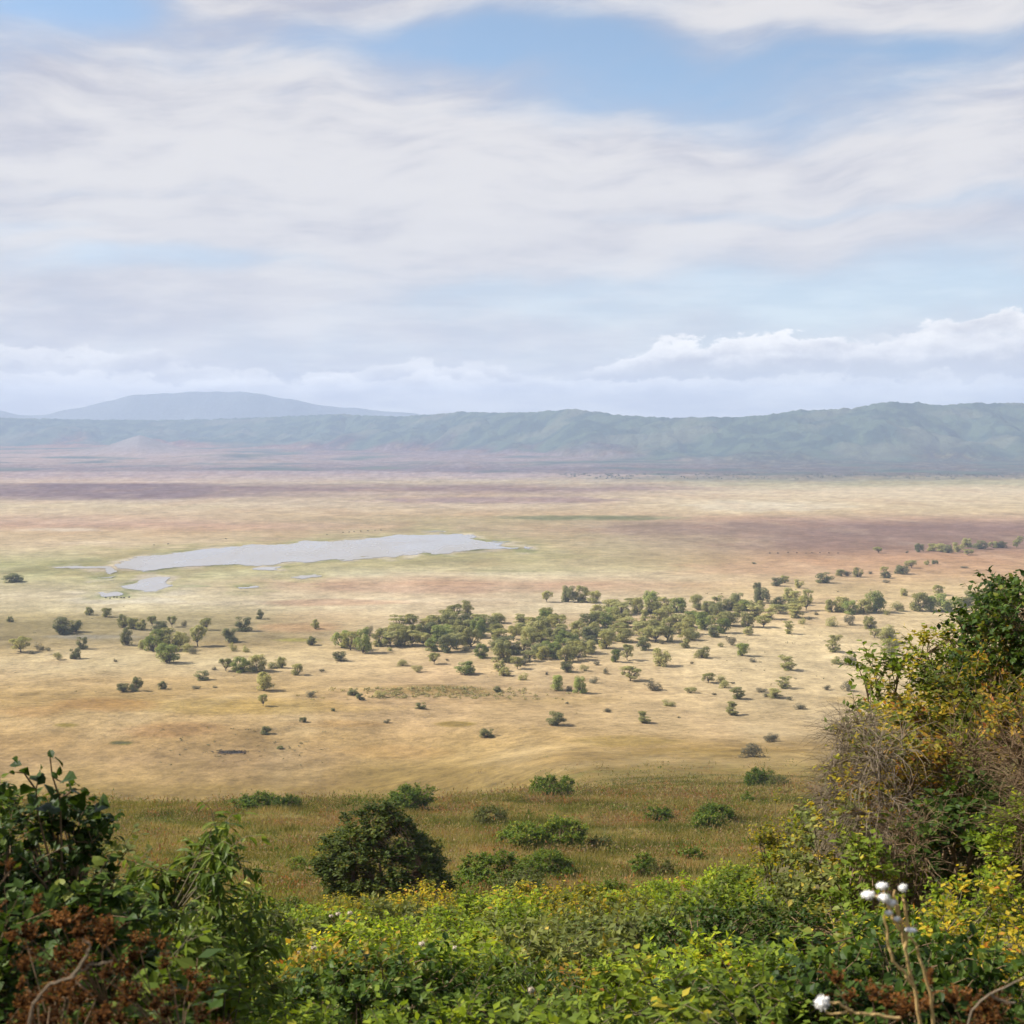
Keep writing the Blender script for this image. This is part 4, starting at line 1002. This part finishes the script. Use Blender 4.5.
for k, (px, D, w, top) in enumerate([(14, 4.7, 70, 872), (66, 5.2, 60, 888), (128, 5.4, 60, 912), (45, 4.4, 70, 945), (158, 4.6, 70, 965), (92, 4.2, 60, 985)]):
    lab = ['uppermost clump of rusty seed heads at the left edge', 'clump of rusty seed heads below the dark shrub', 'rusty seed heads left of the drooping-leaved shrub', 'rusty seed-head plant beside the pale bare branch',
           'rightmost of the rusty seed-head plants at left', 'rusty seed heads under the tip of the pale bare branch'][k]
    fit('rust', px, D, w, top, lab, minasp=.3, name='seedhead_plant', cat='plant', group='rusty seed-head plants at lower left')

put('dark', -4.7, 6.6, float(Hbase(np.array([-4.7]), np.array([6.6]))[0]), 3.0, 3.5, 1.0, 'unseen tall dark shrub added beyond the left edge to shade the left foreground', name='broadleaf_shrub')  # two out-of-view shrubs, added to cast shade over the left foreground
put('dark', -4.3, 5.0, float(Hbase(np.array([-4.3]), np.array([5.0]))[0]), 2.6, 2.9, 1.0, 'second unseen dark shrub added for shade beyond the left edge, nearer the viewer', name='broadleaf_shrub')
def ribbon(name, paths, mat, **k):
    A_ = Acc()
    for (pts_, r0, r1) in paths:
        P = np.array(pts_, float); n = len(P) - 1
        # subdivide with a little wobble
        f = np.linspace(0, n, n * 4 + 1); Q_ = np.stack([np.interp(f, np.arange(n + 1), P[:, i]) for i in range(3)], 1)
        Q_[1:-1] += np.random.RandomState(len(P)).normal(size=Q_[1:-1].shape) * r0 * .35
        rr = np.linspace(r0, r1, len(Q_)); V, Q2 = segs(Q_[:-1], Q_[1:], rr[:-1], rr[1:], 7); A_.add(V, Q=Q2)
    return obj(name, A_.mesh(name, (mat,), smooth=True), **k)
def at(px, py, D):
    a, b, c = camray(px, py); return np.array([a / b * D, D, CAMZ + c / b * D])
# leafy shoot above the dark shrub: explicit leaves
def shoot(name, stems, lv, label):
    root = at(60, 860, 7.0)
    o = obj(name, None, label=label, cat='shoot', loc=tuple(root)); o.empty_display_size = .1
    S, C = Acc(), Acc()
    for pth in stems:
        P = np.array([at(*p) for p in pth]) - root
        n = len(P) - 1; f = np.linspace(0, n, n * 3 + 1); Q_ = np.stack([np.interp(f, np.arange(n + 1), P[:, i]) for i in range(3)], 1)
        rr = np.linspace(.006, .0025, len(Q_)); V, Q2 = segs(Q_[:-1], Q_[1:], rr[:-1], rr[1:], 5); S.add(V, Q=Q2)
    rs = np.random.RandomState(3)
    P = []; d = []; nn = []; L = []
    for (px, py, qx, qy) in lv:
        a = at(px, py, 6.95 + rs.uniform(-.1, .1)) - root; b = at(qx, qy, 6.95 + rs.uniform(-.12, .12)) - root
        P.append(a); d.append(b - a); L.append(np.linalg.norm(b - a)); nn.append(unit(np.array([rs.uniform(-.5, .5), -.8, .5]) + rs.normal(size=3) * .35))
    V, T_, k = leaves(np.array(P), np.array(d), np.array(nn), np.array(L) * 1.05, np.array(L) * .62, True)
    C.add(V, T=T_, tint=np.repeat(rs.uniform(.2, .8, len(P)), k))
    obj('stems', S.mesh('stems', (TWIGB,)), o); obj('foliage', C.mesh('foliage', (G_DARK,)), o)
shoot('leafy_shoot', [[(52, 870, 7), (38, 815, 7), (36, 790, 7), (40, 770, 7)], [(62, 870, 7), (60, 800, 7), (52, 775, 7), (50, 757, 7), (52, 751, 7)], [(60, 800, 7), (72, 790, 7), (84, 789, 7)],
                      [(52, 775, 7), (58, 780, 7), (64, 783, 7)], [(36, 790, 7), (24, 773, 7), (14, 772, 7)]],
      [(53, 758, 49, 749), (54, 757, 64, 765), (41, 775, 39, 767), (38, 785, 44, 772), (36, 789, 23, 790), (38, 782, 36, 772), (58, 778, 51, 772), (59, 776, 60, 767), (63, 780, 73, 776), (45, 784, 53, 795),
       (50, 802, 60, 793), (60, 804, 67, 796), (71, 791, 74, 786), (80, 789, 89, 792), (84, 790, 86, 797), (22, 765, 9, 764), (18, 764, 15, 758), (15, 773, 10, 772), (24, 773, 26, 770), (31, 800, 35, 792),
       (33, 805, 28, 795), (36, 808, 30, 800), (75, 806, 82, 797), (46, 812, 38, 803), (52, 815, 56, 803), (66, 812, 62, 801), (92, 810, 99, 804), (97, 806, 104, 804), (100, 830, 112, 824), (88, 822, 97, 814)],
      'leafy shoot with separate round leaves rising above the dark shrub')
ribbon('bare_branch', [([at(24, 1060, 3.3), at(33, 1004, 3.3), at(50, 985, 3.3), at(74, 976, 3.3), at(90, 966, 3.3), at(103, 963, 3.3), at(112, 961, 3.3)], .0042, .0016),
                       ([at(72, 976.5, 3.3), at(86, 958, 3.3), at(90, 946, 3.3), at(82, 938, 3.3)], .0042, .002)],
       TWIG, label='pale bare forked branch among the rusty seed heads, bottom left', cat='branch')

# --- the round evergreen and bushes on the grassy slope
fit('dome', 389, 62, 122, 805, 'large round dark evergreen tree standing on the grassy slope', name='evergreen_tree', cat='tree', rz=.6)
SL = [('yellow', 334, 40, 836, 874, 'yellow-tipped bush against the left side of the evergreen'), ('bush', 256, 40, 795, 810, 'long low dark green bush on the far edge of the slope, left part'), ('bush', 284, 30, 797, 810, 'low dark green bush on the far edge of the slope, right part'),
      ('bush', 410, 40, 788, 812, 'round green bush directly behind the evergreen'), ('bush', 550, 38, 779, 798, 'bright round green bush on the slope, right of centre'),
      ('bush', 562, 46, 821, 848, 'wide flat-topped dark bush right of the evergreen'), ('bush', 528, 46, 826, 847, 'left half of the wide flat-topped bush pair right of the evergreen'),
      ('bush', 496, 78, 860, 892, 'wide bush low on the slope just right of the evergreen'), ('bush', 552, 44, 853, 878, 'rounded bush at the right end of the low bush pair'), ('grey', 520, 44, 872, 898, 'dull green bush in front of the low bush pair'),
      ('bush', 716, 34, 805, 820, 'green bush high on the slope, right of centre'), ('bush', 708, 28, 815, 832, 'small dark bush in front of the green one high on the slope'), ('bush', 660, 24, 809, 822, 'small low bush in mid slope, left of the green pair'),
      ('bush', 758, 24, 770, 787, 'fresh green bush below the grey dry bush, upper right of slope'), ('dull', 778, 22, 777, 789, 'darker bush beside the fresh green bush'), ('bush', 748, 13, 793, 803, 'tiny dark bush near the yellow-leaved shrub'),
      ('dull', 490, 30, 808, 824, 'faint dull bush on the slope behind the flat-topped bush'), ('bush', 644, 24, 856, 876, 'small bush in rusty grass above the thicket'), ('bush', 297, 20, 858, 870, 'small green plant on the slope left of the evergreen'),
      ('dull', 662, 24, 860, 878, 'straggly dull bush in rusty grass above the thicket'), ('bush', 620, 14, 806, 812, 'tiny green plant in mid slope'), ('dull', 600, 26, 838, 850, 'faint low weed bush right of the flat-topped bush'),
      ('bush', 690, 22, 848, 858, 'low green plant below the green pair'), ('bush', 812, 20, 800, 812, 'low bush beside the yellow-leaved shrub')]
def fit_base(kind, px, wpx, toppy, basepy, label, **k):
    """bush whose foot is seen at basepy"""
    x, y, z = ground_at(px, basepy, 20)
    h = (basepy - toppy) / F * y * 1.12; w = wpx / F * y * 1.05
    ls = 1.8 if y < 55 else 2.4 if y < 100 else 3.4
    return put(kind, x, y, z, w, h, ls, label, **k)
for s in SL:
    fit_base(*s, name='slope_bush', cat='bush', group='bushes on the grassy slope')

# --- right: tall mixed thicket
RT = [('grey', 795, 17, 80, 880, 'low grey-green shrub in front of the sparse yellow bush', 'thicket_shrub', 'shrub'),
      ('autumn', 998, 18.2, 60, 612, 'orange-tinged shrub against the tall dark tree', 'thicket_shrub', 'shrub'),
      ('dark', 1012, 19, 130, 578, 'tall dark green tree at the right edge, highest of the thicket', 'thicket_tree', 'tree'),
      ('dark', 1085, 18, 190, 572, 'dark tree cut off by the right edge', 'thicket_tree', 'tree'),
      ('olive', 975, 20, 110, 620, 'green shrub left of the tall dark tree', 'thicket_shrub', 'shrub'),
      ('yellow', 938, 20, 100, 628, 'yellow-leaved shrub top at the left shoulder of the tall dark tree', 'thicket_shrub', 'shrub'),
      ('autumn', 985, 17, 120, 664, 'orange and yellow leaved shrub in front of the tall dark tree', 'thicket_shrub', 'shrub'),
      ('olive', 886, 20, 60, 646, 'narrow green shrub poking up at the thicket left shoulder', 'thicket_shrub', 'shrub'),
      ('yellow', 866, 19, 70, 676, 'yellow-green shrub above the grey dry twigs', 'thicket_shrub', 'shrub'),
      ('yellow', 905, 18, 80, 660, 'yellow-leaved shrub in the upper middle of the thicket', 'thicket_shrub', 'shrub'),
      ('autumn', 925, 17, 120, 690, 'wide orange-brown shrub in the middle of the thicket', 'thicket_shrub', 'shrub'),
      ('dry', 858, 16.8, 60, 708, 'curtain of grey dry twigs at the left end of the thicket', 'dry_shrub', 'dry shrub'),
      ('dry', 886, 15.4, 64, 724, 'grey dry twig mass inside the thicket, second from its left end', 'dry_shrub', 'dry shrub'),
      ('dry', 846, 17.4, 34, 752, 'thin dry twigs on the outer left side of the thicket', 'dry_shrub', 'dry shrub'),
      ('yellow', 856, 16.6, 60, 738, 'sparse yellow-green leaves growing through the grey twigs', 'thicket_shrub', 'shrub'),
      ('yellow', 880, 16.4, 80, 745, 'yellow-green shrub showing through the grey twigs', 'thicket_shrub', 'shrub'),
      ('autumn', 930, 15.6, 100, 738, 'brownish autumn shrub in the heart of the thicket', 'thicket_shrub', 'shrub'),
      ('brown', 975, 15.6, 100, 708, 'brown tangled twigs at the right of the thicket', 'dry_shrub', 'dry shrub'),
      ('brown', 1045, 14.5, 120, 690, 'brown twigs cut off by the right edge', 'dry_shrub', 'dry shrub'),
      ('autumn', 1030, 15.2, 100, 690, 'reddish-yellow shrub at the right edge below the tall tree', 'thicket_shrub', 'shrub'),
      ('autumn', 895, 15.8, 80, 728, 'autumn-coloured shrub right of the grey twigs in the thicket', 'thicket_shrub', 'shrub'),
      ('dark', 960, 14.6, 120, 775, 'deep green shrub at the foot of the thicket', 'thicket_shrub', 'shrub'),
      ('brown', 912, 14.4, 80, 800, 'dry brown twigs low in the middle of the thicket', 'dry_shrub', 'dry shrub'),
      ('bright', 1012, 13.5, 70, 797, 'small bright green bush at the right edge under the brown twigs', 'thicket_shrub', 'shrub'),
      ('yellow', 772, 24, 56, 796, 'sparse bush with yellow leaves left of the thicket', 'yellow_bush', 'bush'),
      ('dry', 800, 24, 50, 818, 'grey twigs under the sparse yellow bush', 'dry_shrub', 'dry shrub'),
      ('yellow', 815, 21, 60, 822, 'yellow-speckled bush at the outer foot of the thicket', 'thicket_shrub', 'shrub'),
      ('grey', 846, 15.5, 90, 800, 'dull green shrub below the grey twig curtain', 'thicket_shrub', 'shrub'),
      ('olive', 868, 14.4, 80, 835, 'green shrub at the left foot of the thicket', 'thicket_shrub', 'shrub')]
RT += [(kd, px, D, 200, top, 'shrub covering the bank beyond the right edge, ' + wd, 'thicket_shrub', 'shrub') for kd, px, D, top, wd in
       [('dark', 1190, 17, 560, 'dark and high'), ('olive', 1300, 17, 556, 'olive and high'), ('dark', 1420, 16, 560, 'farthest out'), ('autumn', 1150, 14.5, 640, 'orange-tinged'), ('olive', 1260, 13.5, 650, 'olive, half-way down'),
        ('yellow', 1380, 13, 660, 'yellow-leaved'), ('brown', 1120, 13, 740, 'brown and twiggy'), ('olive', 1210, 12, 760, 'low and olive'), ('dark', 1340, 11.5, 770, 'low and dark'), ('bright', 1110, 11, 850, 'bright green'), ('mid', 1230, 10, 860, 'mid green, lowest')]]
for s in RT:
    fit(s[0], s[1], s[2], s[3], s[4], s[5], minasp=.45, name=s[6], cat=s[7], group='shrubs of the tall right-hand thicket')

# --- leafy thicket across the foreground: top profile by bearing
LOOK = {'mid': 'mid green shrub', 'bright': 'bright yellow-green shrub', 'grey': 'dull grey-green shrub', 'yellow': 'yellow-leaved shrub', 'olive': 'olive shrub', 'broad': 'dark broad-leaved shrub', 'autumn': 'orange-tinged shrub', 'lance': 'narrow-leaved shrub'}
ROWS = [  # depth, tops of the row by bearing, species, words
 (48, [(230, 905), (330, 908), (400, 900), (470, 890), (560, 888), (640, 890), (720, 882), (800, 868)], 'bright yellow bright mid yellow', 'in the far row bordering the grass'),
 (38, [(210, 915), (300, 912), (400, 905), (480, 892), (560, 892), (640, 892), (720, 880), (800, 866), (850, 860)], 'bright yellow bright mid bright yellow', 'in the second row from the grass'),
 (29, [(200, 925), (300, 918), (400, 910), (480, 900), (560, 898), (640, 896), (720, 884), (800, 868), (860, 860)], 'bright grey yellow mid bright', 'in the third row from the grass'),
 (22, [(240, 940), (340, 925), (440, 915), (540, 908), (640, 902), (740, 888), (820, 880), (900, 872)], 'mid bright grey bright', 'in the fourth row from the grass'),
 (16.5, [(250, 955), (350, 935), (450, 930), (550, 932), (640, 922), (740, 908), (840, 892), (930, 872), (1020, 856)], 'bright mid grey broad yellow autumn', 'in the fifth row from the grass'),
 (12.5, [(270, 980), (350, 950), (450, 955), (560, 960), (660, 945), (760, 935), (860, 915), (940, 890), (1020, 878)], 'mid broad grey bright autumn bright', 'in the row before the last'),
 (9.5, [(270, 1005), (350, 975), (460, 988), (560, 992), (680, 975), (780, 965), (880, 945), (960, 925), (1040, 905)], 'mid broad bright lance bright grey', 'in the nearest row'),
 (7.2, [(300, 1030), (400, 1020), (500, 1026), (600, 1020), (700, 1008), (800, 1005), (900, 985), (980, 970), (1060, 955)], 'mid broad bright mid', 'along the bottom edge')]
for (D, prof, kinds, where) in ROWS:
    kinds = kinds.split()
    xs = np.array([p[0] for p in prof], float); ys = np.array([p[1] for p in prof], float)
    px = xs[0]; cnt = {}
    while px < xs[-1] + 10:
        kd = rng.choice(kinds)
        if 620 < px < 800 and D < 24 and rng.random() < .45: kd = 'grey'
        if px > 860 and D < 20 and rng.random() < .5: kd = rng.choice(['yellow', 'bright'])
        top = float(np.interp(px, xs, ys)) + rng.uniform(-13, 16)
        cnt[kd] = cnt.get(kd, 0) + 1
        a_, b_, c_ = camray(px, top)
        h_ = CAMZ + c_ / b_ * D - float(Hbase(np.array([a_ / b_ * D]), np.array([float(D)]))[0])
        w_ = max(h_, .5) * rng.uniform(1.0, 1.6) / D * F
        lab = ORD[cnt[kd] - 1] + ' ' + LOOK[kd] + ' ' + where
        fit(kd, px, D * rng.uniform(.93, 1.07), w_, top, lab, name='leafy_shrub', cat='shrub', group='leafy shrubs of the foreground thicket')
        px += min(w_, 260) * rng.uniform(.38, .58)

# --- straw-coloured stalks with white seed heads
def fluff(seed, R, mat=WHITE):
    r = np.random.RandomState(seed); n = 260; A_ = Acc()
    v = unit(r.normal(size=(n, 3))); P = v * R * r.uniform(.2, .75, (n, 1))
    V, T_, k = leaves(P, v, unit(r.normal(size=(n, 3))), R * .5, R * .22); A_.add(V, T=T_)
    bm = bmesh.new(); bmesh.ops.create_icosphere(bm, subdivisions=2, radius=R * .72)
    for q in bm.verts: q.co *= 1 + .12 * math.sin(q.co.x * 160 + q.co.z * 210 + q.co.y * 130)
    A_.add(np.array([q.co[:] for q in bm.verts]), T=np.array([[w.index for w in f.verts] for f in bm.faces])); bm.free()
    return A_.mesh('flower_head', (mat,))
FL = fluff(4, 1.0); FC = fluff(5, 1.0, CREAM)
def stalk_plant(label, D, paths, heads, r0, mat=STRAW, group=None):
    root = at(*paths[0][0], D)
    o = obj('seedhead_stalk', None, label=label, cat='plant', loc=tuple(root)); o.empty_display_size = .1
    A_ = Acc()
    for pth in paths:
        P = np.array([at(p[0], p[1], D + (p[2] if len(p) > 2 else 0)) for p in pth]) - root; n = len(P) - 1
        f = np.linspace(0, n, n * 4 + 1); Q_ = np.stack([np.interp(f, np.arange(n + 1), P[:, i]) for i in range(3)], 1)
        rr = np.linspace(r0, r0 * .55, len(Q_)); Q_[1:-1] += np.random.RandomState(9).normal(size=Q_[1:-1].shape) * r0 * .4
        V, Q2 = segs(Q_[:-1], Q_[1:], rr[:-1], rr[1:], 7); A_.add(V, Q=Q2)
    obj('stem', A_.mesh('stem', (mat,), smooth=True), o)
    for (px, py, rp, sq) in heads:
        h = obj('flower_head', FC if D > 6 else FL, o, loc=tuple(at(px, py, D - .02) - root)); s = rp / F * D; h.scale = (s, s, s * sq)
stalk_plant('cluster of straw-coloured stalks topped by small white seed heads, lower right', 4.2,
            [[(922, 1040), (917, 1000), (908, 965), (903, 935), (897, 910), (895, 890)], [(905, 950), (908, 930), (905, 905), (903, 895)], [(934, 1035), (932, 1000), (925, 975), (918, 950), (912, 938), (903, 933)],
             [(900, 930), (892, 915), (886, 900), (884, 890)], [(890, 905), (880, 898), (870, 895)], [(897, 905), (900, 920), (912, 930)], [(912.5, 985), (906, 975), (893, 962), (888, 940), (884, 915)]],
            [(868, 895, 7.0, .6), (882, 886, 6.0, .6), (884, 898, 6.5, .7), (892, 903, 5, .7), (889, 913, 4, .6), (903, 888, 4.5, .9), (897, 919, 3.5, .7), (911, 930, 6, .35)], .0056)
stalk_plant('single round white seed head on a thin bent stalk near the bottom edge', 3.9,
            [[(900, 1018), (880, 1016), (862, 1014), (852, 1011), (836, 1014), (826, 1012)], [(852, 1011), (840, 1004), (828, 1003)]], [(822, 1003, 7.6, 1.0)], .0045)
stalk_plant('small stalk with faint cream flower heads in the thicket left of centre', 20,
            [[(345, 945), (342, 925), (338, 915)], [(342, 925), (350, 918)], [(342, 930), (331, 918)]], [(338, 914, 3, .6), (350, 913, 3, .6), (331, 916, 2.5, .6)], .006)
stalk_plant('cream flower heads on thin stalks in the middle of the thicket', 15,
            [[(425, 985), (423, 960), (422, 946)], [(423, 965), (440, 955), (455, 950)]], [(422, 944, 4, .6), (455, 948, 3.4, .6), (436, 952, 3, .6)], .005)
stalk_plant('stalk with one cream flower head low in the thicket, left of centre', 10, [[(534, 1030), (532, 1005), (531, 992)]], [(531, 990, 3.6, .9)], .004)
stalk_plant('pair of cream flower heads in the thicket under the evergreen', 13, [[(300, 985), (299, 958), (297, 955)], [(299, 962), (314, 952)]], [(297, 954, 4.4, .6), (314, 948, 3.4, .6)], .005)
for k, (px, D, w, top) in enumerate([(850, 4.8, 45, 985), (962, 4.8, 55, 968), (1012, 4.6, 60, 990), (885, 4.9, 40, 1000), (935, 4.7, 40, 1003)]):
    lab = ['rusty seed-head clump beside the white ball', 'rusty clump right of the straw stalks', 'brown seed-head clump in the lower right corner', 'low rusty clump at the foot of the straw stalks', 'brown seed-head clump between stalks and corner'][k]
    fit('rust', px, D, w, top, lab, minasp=.3, name='seedhead_plant', cat='plant', group='rusty seed-head plants at lower right')
ribbon('dry_branch', [([at(965, 1040, 4.), at(972, 1010, 4.), at(990, 994, 4.), at(1010, 985, 4.), at(1030, 974, 4.)], .0035, .002), ([at(990, 994, 4.), at(998, 1000, 4.), at(1015, 1003, 4.)], .004, .003)], TWIG,
       label='pale dry forked branch in the lower right corner', cat='branch')
fit('sprig', 770, 5.6, 56, 1000, 'small sprig with yellow leaves at the bottom edge', name='yellow_sprig', cat='sprig')

# ------------------------------------------------------------------ grass of the slope and herb layer (uncountable)
def grass_patch(name, label, n, ymin, ymax, hgt, wid, seed, xr=.62, dens=None):
    r = np.random.RandomState(seed)
    y = np.sqrt(r.uniform(ymin ** 2, ymax ** 2, n)); x = r.uniform(-xr, xr, n) * y
    if dens is not None:
        k = dens(x, y) > r.rand(n); x = x[k]; y = y[k]
    n = len(x)
    z = Hbase(x, y)
    lean = r.normal(size=(n, 2)) * .32 + [.12, 0]
    tall = sstep(-.5, .6, fbm(x / 9, y / 9, 3, 201))
    h = hgt * r.uniform(.5, 1.25, n) * (.55 + .7 * tall); w = wid * r.uniform(.6, 1.4, n) * (.5 + y / ymax)
    a = r.rand(n) * PI; c, s = np.cos(a) * w * .5, np.sin(a) * w * .5
    B = np.stack([x, y, z - .03], 1)
    V = np.stack([B + np.stack([c, s, 0 * c], 1), B - np.stack([c, s, 0 * c], 1), B + np.stack([lean[:, 0] * h, lean[:, 1] * h, h], 1)], 1).reshape(-1, 3)
    T_ = np.arange(3 * n).reshape(-1, 3)
    g = .40 + .75 * fbm(x / 12, y / 18, 4, 211) + .35 * fbm(x / 3.5, y / 3.5, 2, 212)
    ti = np.clip(g + r.normal(0, .13, n), 0, 1)
    return obj(name, mesh_from(name, V, T_, None, (grass_m,), tint=np.repeat(ti, 3)), kind='stuff', label=label, cat='grass')
grass_m = leaf_mat('dry_grass_blade', [(0, (.095, .105, .02)), (.3, (.17, .155, .035)), (.55, (.265, .21, .06)), (.82, (.38, .29, .12)), (1, (.31, .18, .07))], trans=.35, rough=.8, spec=.08, hue_noise=.1, nscale=.2)
grass_patch('slope_grass', 'tall dry grass covering the slope between thicket and plain', 620000, 38, 262, .75, .055, 31,
            dens=lambda x, y: 1 - .8 * sstep(225, 262, y))
grass_patch('far_slope_grass', 'shorter grass thinning out where the slope runs into the plain', 330000, 250, 380, .5, .10, 32, xr=.5,
            dens=lambda x, y: sstep(-60, 20, x) * (1 - sstep(265, 380, y)))
def herb(name, label, n, ymin, ymax, seed, mat, L, hmax, dens=None):
    r = np.random.RandomState(seed)
    y = np.sqrt(r.uniform(ymin ** 2, ymax ** 2, n)); x = r.uniform(-.6, .6, n) * y
    k = noise2(x / 1.3, y / 1.3, seed) > -.2
    if dens is not None: k &= dens(x, y)
    x = x[k]; y = y[k]; n = len(x)
    z = Hbase(x, y) + r.rand(n) ** 1.3 * hmax * (.4 + sstep(-.3, .5, noise2(x / 1.1, y / 1.1, seed + 1)))
    P = np.stack([x, y, z], 1)
    V, T_, q = leaves(P, unit(r.normal(size=(n, 3))), unit(r.normal(size=(n, 3)) * .6 + [0, 0, 1]), L * r.uniform(.6, 1.3, n), L * .55 * r.uniform(.7, 1.2, n))
    ti = np.clip(.45 + .3 * noise2(x / 2, y / 2, seed + 3) + r.normal(0, .2, n), 0, 1)
    obj(name, mesh_from(name, V, T_, None, (mat,), tint=np.repeat(ti, q)), kind='stuff', label=label, cat='herbs')
def weeds(name, label, n, ymin, ymax, seed, mat, per=36, size=1.0, dens=None):
    r = np.random.RandomState(seed)
    y = np.sqrt(r.uniform(ymin ** 2, ymax ** 2, n)); x = r.uniform(-.5, .55, n) * y
    k = fbm(x / 9, y / 11, 3, seed) + .35 * r.normal(size=n) > .15
    if dens is not None: k &= dens(x, y) > r.rand(n)
    x = x[k]; y = y[k]; n = len(x); z = Hbase(x, y)
    s = size * r.uniform(.35, 1.0, n) * (.7 + y / 160)
    i = np.repeat(np.arange(n), per)
    v = r.normal(size=(n * per, 3)) * [.40, .40, .34]; v[:, 2] = np.abs(v[:, 2])
    P = np.stack([x, y, z], 1)[i] + v * s[i][:, None]
    d = unit(v * [1, 1, .6] + [0, 0, .5] + r.normal(size=v.shape) * .3)
    V, T_, q = leaves(P, d, unit(r.normal(size=v.shape) + [0, 0, .6]), s[i] * r.uniform(.12, .3, n * per), s[i] * r.uniform(.05, .12, n * per))
    ct = np.clip(.5 + .5 * fbm(x / 16, y / 16, 3, seed + 5) + r.normal(0, .16, n), 0, 1)
    ti = np.clip(ct[i] + r.normal(0, .1, n * per), 0, 1)
    obj(name, mesh_from(name, V, T_, None, (mat,), tint=np.repeat(ti, q)), kind='stuff', label=label, cat='weeds')
weed_m = leaf_mat('slope_weed_leaf', [(0, (0.059, 0.109, 0.017)), (.25, (0.118, 0.143, 0.025)), (.45, (0.185, 0.160, 0.042)), (.62, (0.277, 0.210, 0.084)), (.8, (0.235, 0.168, 0.101)), (1, (0.252, 0.118, 0.042))], trans=.35, rough=.8, spec=.05, hue_noise=.1, nscale=.2)
weeds('slope_weeds', 'tangle of olive and rusty weeds mottling the grassy slope', 21000, 42, 250, 61, weed_m)
weeds('far_slope_weeds', 'fading olive weeds where the slope meets the plain', 7000, 240, 520, 62, weed_m, per=18, size=.9, dens=lambda x, y: sstep(-60, 10, x) * (1 - sstep(280, 520, y)))
herb('ground_cover', 'low green herbs filling the ground between the foreground shrubs', 150000, 3, 34, 41, G_MID, .07, .35)
herb('ground_herbs', 'yellow-green herbs at the edge between thicket and grass', 110000, 34, 75, 42, G_BRIGHT, .11, .5, dens=lambda x, y: noise2(x / 6, y / 6, 5) > .02 + (y - 45) / 55.)
herb('slope_herbs', 'scattered green herbs growing in the slope grass', 330000, 55, 260, 43, G_BUSH, .15, .75, dens=lambda x, y: fbm(x / 6, y / 9, 3, 9) > .22)
